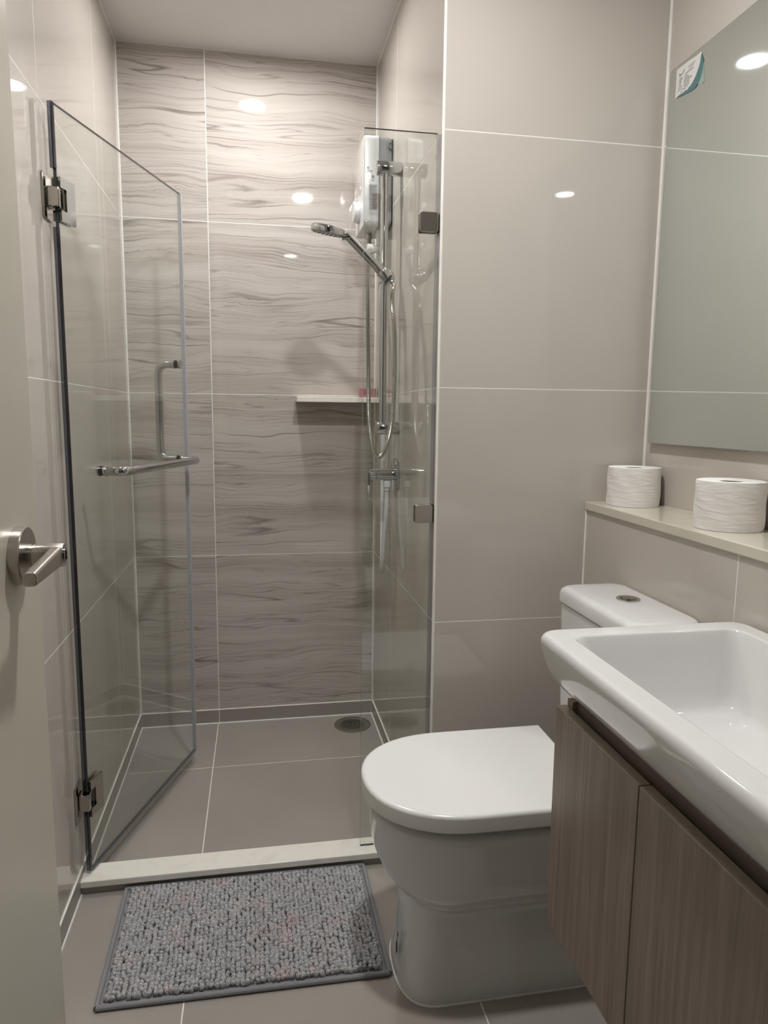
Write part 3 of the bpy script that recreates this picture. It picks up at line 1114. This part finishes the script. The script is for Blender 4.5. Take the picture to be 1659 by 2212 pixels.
for zz, r0 in ((ZV - 0.0188, 0.0115), (ZV - 0.022, 0.0125), (ZV - 0.040, 0.0125), (ZV - 0.042, 0.0095), (ZV - 0.052, 0.0092), (ZV - 0.053, 0.0075)):
    ringz.append([(NX + (r0 + (0.0007 if (k % 2 == 0 and r0 > 0.012) else 0)) * math.cos(2 * math.pi * k / 24), YV + (r0 + (0.0007 if (k % 2 == 0 and r0 > 0.012) else 0)) * math.sin(2 * math.pi * k / 24), zz) for k in range(24)])
loft(bm, ringz)
finish('coupling_nut', bm, PLASTW, va)
pts = [(NX, YV, ZV - 0.0535), (NX - 0.001, YV + 0.002, ZV - 0.12), (0.4035, YV + 0.006, 0.80), (0.4010, YV + 0.012, 0.72), (0.4035, YV + 0.035, 0.677), (0.4085, YV + 0.065, 0.70),
       (0.4135, YV + 0.095, 0.80), (0.417, YV + 0.115, 0.95), (0.418, YV + 0.13, 1.15), (0.418, YV + 0.145, 1.40), (0.413, YV + 0.165, 1.62), (0.408, 2.40, 1.688)]
bm = bmesh.new()
add_tube(bm, smooth_path(pts, 0.008), 0.0072, 16)
ho = finish('supply_hose', bm, HOSEW)
tag(ho, 'smooth white supply hose looping from the wall valve up to the water heater', 'hose')

# ------------------------------------------------------------------ marble corner shelf with soap box
sh = box('marble_shelf', 0.141, XS - 0.0005, 2.556, YB - 0.0005, 1.2365, 1.2555, MARBLE, bevel=0.0015)
tag(sh, 'white marble shelf on the veined wall behind the shower rail', 'shelf')
sb = thing('soap_box', 'small pink cardboard soap box lying on the marble shelf', 'box', (0.404, 2.606, 1.2558), math.radians(-12))
box('carton', -0.031, 0.031, -0.0215, 0.0215, 0.0, 0.033, PINK, sb, bevel=0.0008, world=False)
bm = bmesh.new()
rnd = random.Random(9)
for k in range(6):
    zz = 0.0265 - k * 0.0036
    bar_mark(bm, -0.019 + rnd.random() * 0.004, 0.021 - rnd.random() * 0.006, zz - 0.0007, zz + 0.0003, -0.0218)
finish('printed_lines', bm, PINKD, sb, smooth=False, world=False)
bm = bmesh.new()
for a, b2 in (((-0.012, 0.006), (0.004, 0.008)), ((-0.002, 0.012), (0.010, 0.014)), ((-0.014, -0.002), (0.018, 0.0195)), ((0.008, 0.010), (0.012, 0.024))):
    y0, y1 = a
    z0, z1 = b2
    bm.faces.new([bm.verts.new(p) for p in ((-0.0313, y0, z0), (-0.0313, max(y1, y0 + 0.002), z0), (-0.0313, max(y1, y0 + 0.002), z1), (-0.0313, y0, z1))])
finish('printed_symbols', bm, PINKD, sb, smooth=False, world=False)

# ------------------------------------------------------------------ floor drain
DC = Vector((0.347, 2.566))
dr = thing('floor_drain', 'round steel floor drain in the shower corner', 'drain', (DC.x, DC.y, 0.0))
bm = bmesh.new()
seg = 48
prof = [(0.0705, 0.0002), (0.0705, 0.0022), (0.068, 0.0030), (0.050, 0.0026), (0.0485, 0.0016), (0.0485, 0.0002)]
loft(bm, [[(DC.x + r * math.cos(2 * math.pi * i / seg), DC.y + r * math.sin(2 * math.pi * i / seg), z) for i in range(seg)] for r, z in prof], False, False)
finish('rim', bm, DRAINM, dr)
bm = bmesh.new()
add_cyl(bm, (DC.x, DC.y, 0.0003), (DC.x, DC.y, 0.0008), 0.0484, seg=seg)
finish('well', bm, DARK, dr)
bm = bmesh.new()
RG = 0.0478


def clipped_bar(bm, c, dx, half, z0, z1):
    """bar along direction dx through offset point c, clipped to the grate circle and its quadrant"""
    nrm = Vector((-dx.y, dx.x))
    best = []
    for k in range(-80, 81):
        p = c + dx * (k * 0.001)
        best.append((k * 0.001, p))
    ok = [tt for tt, p in best if p.length < RG - 0.001 and abs(p.x) > 0.0 and (p.x * c.x >= 0) and (p.y * c.y >= 0)]
    if len(ok) < 3:
        return
    a, b = c + dx * min(ok), c + dx * max(ok)
    q = [a - nrm * half, b - nrm * half, b + nrm * half, a + nrm * half]
    lo = [bm.verts.new((DC.x + p.x, DC.y + p.y, z0)) for p in q]
    hi = [bm.verts.new((DC.x + p.x, DC.y + p.y, z1)) for p in q]
    bm.faces.new(hi)
    for i in range(4):
        j = (i + 1) % 4
        bm.faces.new((lo[i], lo[j], hi[j], hi[i]))


for sx in (-1, 1):
    for sy in (-1, 1):
        dx = Vector((sx, -sy)).normalized() if True else None
        dn = Vector((sx, sy)).normalized()
        for k in range(8):
            c = dn * (0.006 + 0.0076 * k)
            clipped_bar(bm, c, dx, 0.0019, 0.0008, 0.0024)
# cross ribs and outer ring
for ang in (0, 90):
    a = math.radians(ang)
    d_ = Vector((math.cos(a), math.sin(a)))
    n_ = Vector((-d_.y, d_.x))
    q = [d_ * -RG - n_ * 0.0022, d_ * RG - n_ * 0.0022, d_ * RG + n_ * 0.0022, d_ * -RG + n_ * 0.0022]
    lo = [bm.verts.new((DC.x + p.x, DC.y + p.y, 0.0008)) for p in q]
    hi = [bm.verts.new((DC.x + p.x, DC.y + p.y, 0.0024)) for p in q]
    bm.faces.new(hi)
    for i in range(4):
        j = (i + 1) % 4
        bm.faces.new((lo[i], lo[j], hi[j], hi[i]))
prof = [(0.0482, 0.0008), (0.0482, 0.0025), (0.0445, 0.0025), (0.0445, 0.0008)]
loft(bm, [[(DC.x + r * math.cos(2 * math.pi * i / seg), DC.y + r * math.sin(2 * math.pi * i / seg), z) for i in range(seg)] for r, z in prof], False, False)
finish('grate', bm, DRAINM, dr, smooth=False)

# ------------------------------------------------------------------ bath mat
MQ = [Vector((-0.336, 1.340)), Vector((0.2635, 1.333)), Vector((0.2605, 1.703)), Vector((-0.340, 1.706))]


def mat_pt(u, v):
    a = MQ[0].lerp(MQ[1], u)
    b = MQ[3].lerp(MQ[2], u)
    p = a.lerp(b, v)
    return p


bmat = thing('bath_mat', 'grey chenille bath mat in front of the shower threshold', 'mat', (-0.035, 1.52, 0.0))
bm = bmesh.new()
loft(bm, [[(*MQ[i], z) for i in range(4)] for z in (0.0004, 0.005)])
finish('backing', bm, MATC, bmat, smooth=False)
bm = bmesh.new()
for a, b in ((0, 1), (1, 2), (2, 3), (3, 0)):
    pp = [(*MQ[a].lerp(MQ[b], k / 12), 0.0062) for k in range(13)]
    add_tube(bm, pp, 0.0056, 10)
finish('binding', bm, MATC, bmat)
bm = bmesh.new()
rnd = random.Random(21)
ico = bmesh.new()
bmesh.ops.create_icosphere(ico, subdivisions=2, radius=1.0)
iv = [v.co.copy() for v in ico.verts]
ifc = [[v.index for v in f.verts] for f in ico.faces]
ico.free()
NXM, NYM = 55, 34
verts, faces = [], []
for j in range(NYM):
    for i in range(NXM):
        u = 0.022 + 0.956 * (i + 0.5 + (rnd.random() - 0.5) * 0.40) / NXM
        v = 0.034 + 0.940 * (j + 0.5 + (rnd.random() - 0.5) * 0.40) / NYM
        p = mat_pt(u, v)
        r = 0.0061 * (0.9 + rnd.random() * 0.25)
        hz = 0.0075 * (0.85 + rnd.random() * 0.35)
        lean = Vector(((rnd.random() - 0.5) * 0.005, (rnd.random() - 0.5) * 0.005))
        ca, sa = math.cos(rnd.random() * 6.3), math.sin(rnd.random() * 6.3)
        base = len(verts)
        ex, ey = r * (0.85 + rnd.random() * 0.3), r * (0.85 + rnd.random() * 0.3)
        for c in iv:
            wob = 1 + 0.06 * math.sin(c.x * 7 + i) * math.cos(c.z * 8 + j) + 0.05 * math.sin(c.y * 9 + i * j)
            verts.append((p.x + c.x * ex * wob + lean.x * c.z, p.y + c.y * ey * wob + lean.y * c.z, 0.0105 + c.z * hz * wob))
        for f in ifc:
            faces.append([base + q for q in f])
me = bpy.data.meshes.new('pile')
off = root_of(bmat)
me.from_pydata([(x - off.x, y - off.y, z - off.z) for x, y, z in verts], [], faces)
me.shade_smooth()
me.materials.append(PILE)
po = bpy.data.objects.new('pile', me)
COL.objects.link(po)
po.parent = bmat
po['kind'] = 'stuff'

# ------------------------------------------------------------------ toilet
YT = 1.353
to = thing('toilet', 'white ceramic close-coupled toilet with closed D-shaped lid', 'toilet', (0.55, YT, 0.0))


def dring(xf, xb, hw, z, n=22, p=2.2, straight=None):
    """D-shaped outline: rounded front at xf, square back at xb"""
    rx = min(0.205, (xb - xf) * 0.8) if straight is None else straight
    cx = xf + rx
    pts = []
    for k in range(n + 1):
        a = -math.pi / 2 - math.pi * k / n
        ca, sa = math.cos(a), math.sin(a)
        pts.append((cx + rx * math.copysign(abs(ca) ** (2 / p), ca), YT + hw * math.copysign(abs(sa) ** (2 / p), sa), z))
    for k in range(1, 4):
        pts.append((cx + (xb - cx) * k / 4, YT + hw, z))
    pts.append((xb, YT + hw, z))
    for k in range(1, 4):
        pts.append((xb, YT + hw - 2 * hw * k / 4, z))
    pts.append((xb, YT - hw, z))
    for k in range(1, 4):
        pts.append((xb - (xb - cx) * k / 4, YT - hw, z))
    return pts


# lid
bm = bmesh.new()
XFL, XBL, HW = 0.2035, 0.664, 0.180
lid = [(0.003, 0.4155), (0.0006, 0.4165), (0.0, 0.4185), (0.0, 0.4435), (0.0008, 0.4468), (0.003, 0.4496), (0.0065, 0.4512), (0.012, 0.4518), (0.09, 0.4522)]
loft(bm, [dring(XFL + i, XBL - i * 0.4, HW - i, z) for i, z in lid])
finish('lid', bm, SEATW, to, angle=50, weighted=True)
bm = bmesh.new()
loft(bm, [dring(XFL + 0.026, 0.655, HW - 0.026, 0.4052), dring(XFL + 0.026, 0.655, HW - 0.026, 0.4162)])
finish('seat', bm, BLACKP if False else SEATW, to)
for s in (-1, 1):
    bm = bmesh.new()
    add_cyl(bm, (0.668, YT + s * 0.09 - 0.02, 0.424), (0.668, YT + s * 0.09 + 0.02, 0.424), 0.011)
    finish('lid_hinge', bm, SEATW, to)
# bowl
bm = bmesh.new()
rows = [(0.243, 0.70, 0.147, 0.405), (0.241, 0.70, 0.149, 0.3955), (0.2235, 0.70, 0.167, 0.3905), (0.2200, 0.70, 0.1705, 0.385), (0.2195, 0.70, 0.171, 0.375), (0.2215, 0.70, 0.169, 0.335), (0.228, 0.70, 0.164, 0.30),
        (0.244, 0.70, 0.154, 0.263), (0.266, 0.70, 0.140, 0.235), (0.288, 0.70, 0.124, 0.217), (0.2935, 0.70, 0.114, 0.205), (0.2925, 0.70, 0.110, 0.185),
        (0.288, 0.70, 0.109, 0.13), (0.281, 0.70, 0.111, 0.06), (0.2755, 0.70, 0.115, 0.022), (0.2740, 0.70, 0.117, 0.010), (0.2740, 0.70, 0.117, 0.0022)]
rings = []
for xf, xb, hw, z in rows:
    k = 0 if z > 0.3 else min(1, (0.3 - z) / 0.1)
    rings.append(dring(xf, xb, hw, z, straight=0.205 * (1 - k) + 0.085 * k, p=2.15 + 0.45 * k))
loft(bm, rings)
finish('bowl', bm, CERAM, to, angle=60, weighted=True)
bm = bmesh.new()
ring0 = dring(0.2715, 0.7015, 0.1195, 0.0004, straight=0.086, p=2.6)
loft(bm, [ring0, [(p[0], p[1], 0.0035) for p in ring0]])
finish('sealant_bead', bm, GROUT, to)
# maker's mark printed on the foot
bm = bmesh.new()
for pts_ in (((0.0, 0.020), (0.010, 0.0), (0.0, -0.020), (-0.010, 0.0)), ((-0.007, 0.036), (0.003, 0.036), (0.003, 0.024), (-0.007, 0.024))):
    bm.faces.new([bm.verts.new((0.2788, YT - 0.030 + a * 1.0, 0.075 + b)) for a, b in pts_])
for v in bm.verts:
    v.co.x -= 0.0045 - (v.co.z - 0.055) * 0.06
mk = finish('foot_mark', bm, INK, to, smooth=False)
# cistern
bm = bmesh.new()
cz = [(0.712, 0.4056, 0.150, 0.03), (0.706, 0.42, 0.158, 0.03), (0.7, 0.50, 0.163, 0.03), (0.694, 0.7625, 0.170, 0.03)]
loft(bm, [rrect(x, XH - 0.012, YT - h, YT + h, r, z) for x, z, h, r in cz])
finish('cistern', bm, CERAM, to, angle=50, weighted=True)
bm = bmesh.new()
cl = [(0.006, 0.7660), (-0.0030, 0.7664), (-0.0045, 0.772), (-0.0035, 0.790), (0.0, 0.797), (0.006, 0.8015), (0.016, 0.8035), (0.05, 0.8045)]
loft(bm, [rrect(0.694 + i, XH - 0.0035 - max(i, 0) * 0.3, YT - 0.170 - (-i if i > 0 else -i) + (0), YT + 0.170 - i, 0.032, z, 8) for i, z in cl])
finish('cistern_lid', bm, CERAM, to, angle=60, weighted=True)
bm = bmesh.new()
add_turned(bm, (0.784, YT + 0.008, 0.8046), (0, 0, 1), [(-0.001, 0.0255), (0.002, 0.0255), (0.0032, 0.024)], 40)
finish('flush_button', bm, CHROME, to)
bm = bmesh.new()
add_turned(bm, (0.784, YT + 0.008, 0.8080), (0, 0, 1), [(-0.0005, 0.018), (0.0010, 0.018), (0.0018, 0.0165)], 40)
finish('button_centre', bm, STEEL, to)

# ------------------------------------------------------------------ vanity cabinet and basin
VY0, VY1 = 0.525, 1.052
XD = 0.487
vc = thing('vanity_cabinet', 'grey-brown wood-look vanity cabinet hung under the basin', 'cabinet', (0.69, 0.79, 0.325))
CB, CT = 0.325, 0.700
body = box('side_panel', 0.5065, XH - 0.0042, VY1 - 0.018, VY1, CB, 0.7272, WOOD, vc, bevel=0.0006)
box('side_panel', 0.5065, XH - 0.0042, VY0, VY0 + 0.018, CB, 0.7272, WOOD, vc, bevel=0.0006)
box('bottom_panel', 0.5065, XH - 0.0042, VY0 + 0.0181, VY1 - 0.0181, CB, CB + 0.018, WOOD, vc)
box('front_rail', 0.5165, 0.5340, VY0 + 0.0181, VY1 - 0.0181, 0.60, 0.7272, WOODY, vc)
box('back_panel', XH - 0.012, XH - 0.0042, VY0 + 0.0181, VY1 - 0.0181, CB + 0.019, CT, WOODY, vc)
for ya, yb in ((0.7925, VY1 + 0.001), (VY0 - 0.001, 0.7895)):
    bm = bmesh.new()
    add_box(bm, XD, XD + 0.018, ya, yb, CB - 0.002, 0.7155)
    bm.normal_update()
    for f in bm.faces:
        f.material_index = 0 if abs(f.normal.x) > 0.9 else 1
    finish('door', bm, [WOOD, WEDGE], vc, bevel=0.0007)

BX0, BX1, BY0, BY1, BZ = 0.463, XH - 0.0045, 0.470, 1.094, 0.8355
ba = thing('wash_basin', 'white ceramic rectangular wash basin on the wood-look cabinet', 'basin', (0.66, 0.79, 0.70))
bm = bmesh.new()
outer = [(0.120, 0.690), (0.105, 0.700), (0.098, 0.728), (0.066, 0.7288), (0.057, 0.730), (0.049, 0.7338), (0.040, 0.7395), (0.029, 0.7485), (0.018, 0.762), (0.0095, 0.780), (0.003, 0.803), (0.0, 0.819), (0.0006, 0.826), (0.003, 0.8315), (0.0065, 0.8345), (0.011, BZ)]
inner = [(0.050, BZ), (0.0525, 0.8345), (0.0545, 0.832), (0.0565, 0.8265), (0.063, 0.81), (0.072, 0.775), (0.084, 0.735), (0.092, 0.718), (0.103, 0.709), (0.12, 0.7065)]
rings = [rrect(BX0 + i, BX1 - (min(i, 0.005)), BY0 + i * 0.8, BY1 - i * 0.8, 0.026 + i * 0.12, z, 7) for i, z in outer]
for k, (i, z) in enumerate(inner):
    # inner bowl: wide rim at front, sides and a narrow back rim
    j = i - 0.050
    rings.append(rrect(BX0 + 0.039 + j * 1.4, BX1 - 0.034 - j * 0.75, BY0 + 0.042 + j * 1.25, BY1 - 0.042 - j * 1.05, 0.024, z, 7))
loft(bm, rings)
finish('bowl', bm, CERAM, ba, angle=60, weighted=True)
bm = bmesh.new()
add_turned(bm, (0.72, 0.77, 0.7066), (0, 0, 1), [(0, 0.032), (0.002, 0.032), (0.003, 0.028), (0.0015, 0.024), (0.0015, 0.002)], 32)
finish('waste', bm, CHROME, ba)
bm = bmesh.new()
add_cyl(bm, (0.8275, 0.79, BZ), (0.8275, 0.79, BZ + 0.11), 0.0135)
add_tube(bm, bent_path([(0.8275, 0.79, BZ + 0.10), (0.8275, 0.79, BZ + 0.125), (0.70, 0.79, BZ + 0.105)], 0.012, 5), 0.010, 16)
finish('tap', bm, CHROME, ba)

# ------------------------------------------------------------------ ledge slab and toilet rolls
ls = box('ledge_slab', XH - 0.006, XR - 0.0005, YF + 0.001, YP - 0.0005, ZL - 0.0215, ZL, LEDGE, bevel=0.0022)
tag(ls, 'cream stone slab capping the low ledge wall', 'ledge')


def toilet_roll(x, y, r, h, label, seed):
    t = thing('toilet_roll', label, 'toilet roll', (x, y, ZL), group='toilet rolls on the ledge')
    rnd_ = random.Random(seed)
    seg, nz_ = 64, 14
    bm = bmesh.new()
    rings = []

    def rad(a, zf):
        return r + 0.0011 * math.sin(3 * a + seed) + 0.0007 * math.sin(7 * a + 9 * zf + seed) - 0.0012 * abs(2 * zf - 1) ** 6

    rings.append([(x + 0.0215 * math.cos(2 * math.pi * i / seg), y + 0.0215 * math.sin(2 * math.pi * i / seg), ZL + 0.0006) for i in range(seg)])
    for k in range(nz_ + 1):
        zf = k / nz_
        rings.append([(x + rad(2 * math.pi * i / seg, zf) * math.cos(2 * math.pi * i / seg), y + rad(2 * math.pi * i / seg, zf) * math.sin(2 * math.pi * i / seg),
                       ZL + 0.0006 + h * zf) for i in range(seg)])
    rings.append([(x + 0.0215 * math.cos(2 * math.pi * i / seg), y + 0.0215 * math.sin(2 * math.pi * i / seg), ZL + h - 0.0008) for i in range(seg)])
    rings.append(list(rings[0]))
    loft(bm, rings, False, False)
    finish('paper', bm, TISSUE, t, angle=50)
    bm = bmesh.new()
    prof = [(0.0213, 0.0008), (0.0213, h - 0.002), (0.0200, h - 0.002), (0.0200, 0.0008)]
    loft(bm, [[(x + q * math.cos(2 * math.pi * i / 32), y + q * math.sin(2 * math.pi * i / 32), ZL + zz) for i in range(32)] for q, zz in prof], False, False)
    finish('core', bm, CARD, t)
    return t


toilet_roll(0.9355, 1.632, 0.0645, 0.0955, 'white toilet roll standing in the ledge corner against the tile wall', 2)
toilet_roll(0.9365, 1.262, 0.0655, 0.0965, 'white toilet roll standing on the ledge above the basin', 5)

# ------------------------------------------------------------------ mirror with paper label
MY0, MY1, MZ0, MZ1 = 0.46, 1.676, 1.129, 2.0205
mi = thing('wall_mirror', 'large frameless wall mirror above the ledge', 'mirror', (XR, (MY0 + MY1) / 2, MZ0))
box('backing', 0.9995, XR - 0.0006, MY0 + 0.03, MY1 - 0.02, MZ0 + 0.02, MZ1 - 0.02, BLACKP, mi)
bm = bmesh.new()
add_box(bm, 0.9942, 0.9993, MY0, MY1, MZ0, MZ1)
bm.normal_update()
for f in bm.faces:
    f.material_index = 0 if f.normal.x < -0.9 else 1
front = [f for f in bm.faces if f.normal.x < -0.9]
for f in bmesh.ops.inset_region(bm, faces=front, thickness=0.0018)['faces']:
    f.material_index = 1
finish('glass', bm, [MIRROR, GEDGE_L], mi, smooth=False)

XM = 0.9940
st = thing('paper_label', 'torn white paper label with teal backing stuck on the mirror corner', 'label', (XM, 1.60, 1.98))


def sheet(name, pts, x, mat, thick=0.0003, curl=None):
    bm = bmesh.new()
    a = [(x - (curl(y, z) if curl else 0), y, z) for y, z in pts]
    b = [(p[0] - thick, p[1], p[2]) for p in a]
    loft(bm, [a, b])
    return finish(name, bm, mat, st, smooth=False)


sheet('tape', [(1.556, 1.999), (1.5445, 1.990), (1.5345, 1.9405), (1.5435, 1.9375), (1.56, 1.945)], XM - 0.0001, TEALP)
sheet('backing_sheet', [(1.640, 1.948), (1.62, 1.9440), (1.585, 1.9390), (1.567, 1.9395), (1.553, 1.949), (1.5445, 1.967), (1.5425, 1.988), (1.552, 2.004), (1.60, 1.98)], XM - 0.0006, TEAL)
WP = [(1.6468, 2.0120), (1.6465, 1.9475), (1.640, 1.9478), (1.632, 1.9497), (1.618, 1.9490), (1.604, 1.9500), (1.598, 1.9480), (1.594, 1.9505), (1.585, 1.9525), (1.577, 1.9575),
      (1.569, 1.9640), (1.563, 1.9720), (1.558, 1.9800), (1.555, 1.9870), (1.5535, 1.9905), (1.5548, 1.9925), (1.5500, 2.0085), (1.5530, 2.0088), (1.572, 2.0083), (1.60, 2.0112)]
sheet('paper', WP, XM - 0.0012, PAPER)
# printed lines: rows of short strokes, plus the legible words
bm = bmesh.new()
XI = XM - 0.0018


def stroke_row(y0, y1, z, h, seed):
    r_ = random.Random(seed)
    y = y0
    while y > y1:
        wd = 0.0015 + r_.random() * 0.003
        ya, yb = y, max(y - wd, y1)
        bm.faces.new([bm.verts.new(p) for p in ((XI, ya, z), (XI, yb, z), (XI, yb, z + h), (XI, ya, z + h))])
        y -= wd + 0.0012


for k, (y0, y1, z, h) in enumerate([(1.599, 1.572, 1.9985, 0.0010), (1.596, 1.577, 1.9955, 0.0009), (1.6, 1.578, 1.9925, 0.0009), (1.6125, 1.578, 1.9870, 0.0016),
                                    (1.613, 1.600, 1.9815, 0.0016), (1.613, 1.594, 1.9765, 0.0017), (1.614, 1.582, 1.9715, 0.0018), (1.613, 1.592, 1.9665, 0.0018), (1.613, 1.592, 1.9615, 0.0018),
                                    (1.634, 1.619, 1.9905, 0.0008), (1.633, 1.620, 1.9855, 0.0008), (1.635, 1.620, 1.9655, 0.0014), (1.636, 1.620, 1.9605, 0.0014),
                                    (1.621, 1.593, 1.9570, 0.0010), (1.626, 1.618, 1.9530, 0.0014), (1.6125, 1.606, 1.9545, 0.0014)]):
    stroke_row(y0, y1, z, h, 30 + k)
finish('printed_lines', bm, INK, st, smooth=False)
bm = bmesh.new()
for pts_ in (((1.634, 1.9935), (1.632, 1.9925), (1.617, 1.9945), (1.617, 1.9955)), ((1.634, 1.9975), (1.631, 1.9965), (1.631, 1.9935), (1.634, 1.9935)), ((1.617, 2.0), (1.615, 2.0005), (1.6165, 1.9945), (1.6185, 1.9945))):
    bm.faces.new([bm.verts.new((XI, y, z)) for y, z in pts_])
finish('emblem', bm, INK, st, smooth=False)
for wd, z in (('ROOM', 1.9812), ('TYPE', 1.9762), ('SIZE', 1.9710)):
    text('printed_word', wd, 0.0042, (XI, 1.6335, z), INK, st, facing='-X', bold=0.00004)

# ------------------------------------------------------------------ entrance door (open, hinged beside the camera)
dd = thing('door_1', 'beige entrance door standing open with a brushed lever handle', None, (DX0 - 0.02, 0.36, 0.0), kind='structure')
YD0, YD1 = 0.008, 0.722
box('leaf', DX0 - 0.040, DX0, YD0, YD1, 0.008, ZC - 0.03, DOORP, dd, bevel=0.0015)
YLV, ZLV = 0.660, 1.068
lv = bpy.data.objects.new('lever_handle', None)
COL.objects.link(lv)
lv.parent = dd
lv['label'] = 'brushed nickel lever handle on a round rose'
bm = bmesh.new()
add_turned(bm, (DX0, YLV, ZLV), (1, 0, 0), [(0, 0.0262), (0.0085, 0.0262), (0.0095, 0.0252)], 48)
finish('rose', bm, BRUSH, lv)
bm = bmesh.new()
add_turned(bm, (DX0 + 0.0095, YLV, ZLV), (1, 0, 0), [(0, 0.0105), (0.0045, 0.0105), (0.0046, 0.0098), (0.0052, 0.0098), (0.0053, 0.0105), (0.0295, 0.0105), (0.0305, 0.0098)], 32)
finish('neck', bm, BRUSH, lv)
bm = bmesh.new()
add_turned(bm, (DX0 + 0.0402, YLV, ZLV), (1, 0, 0), [(0, 0.0062), (0.0008, 0.0062), (0.001, 0.005)], 24)
finish('privacy_turn', bm, STEEL, lv)
box('turn_slot', DX0 + 0.0413, DX0 + 0.0418, YLV - 0.001, YLV + 0.001, ZLV - 0.004, ZLV + 0.004, DARK, lv)
bm = bmesh.new()
loft(bm, [rrect(DX0 + 0.028, DX0 + 0.0395, ZLV - 0.0095, ZLV + 0.0075, 0.003, 0, 4)] * 1 + [], True, True) if False else None
r1 = [(p[0], YLV - 0.002, p[1]) for p in rrect(DX0 + 0.0285, DX0 + 0.0395, ZLV - 0.0098, ZLV + 0.0085, 0.0035, 0, 4)]
r2 = [(p[0], YLV - 0.080, p[1]) for p in rrect(DX0 + 0.0285, DX0 + 0.0395, ZLV - 0.0098, ZLV + 0.0015, 0.0035, 0, 4)]
loft(bm, [r1, r2])
finish('grip', bm, BRUSH, lv, bevel=0.0008)
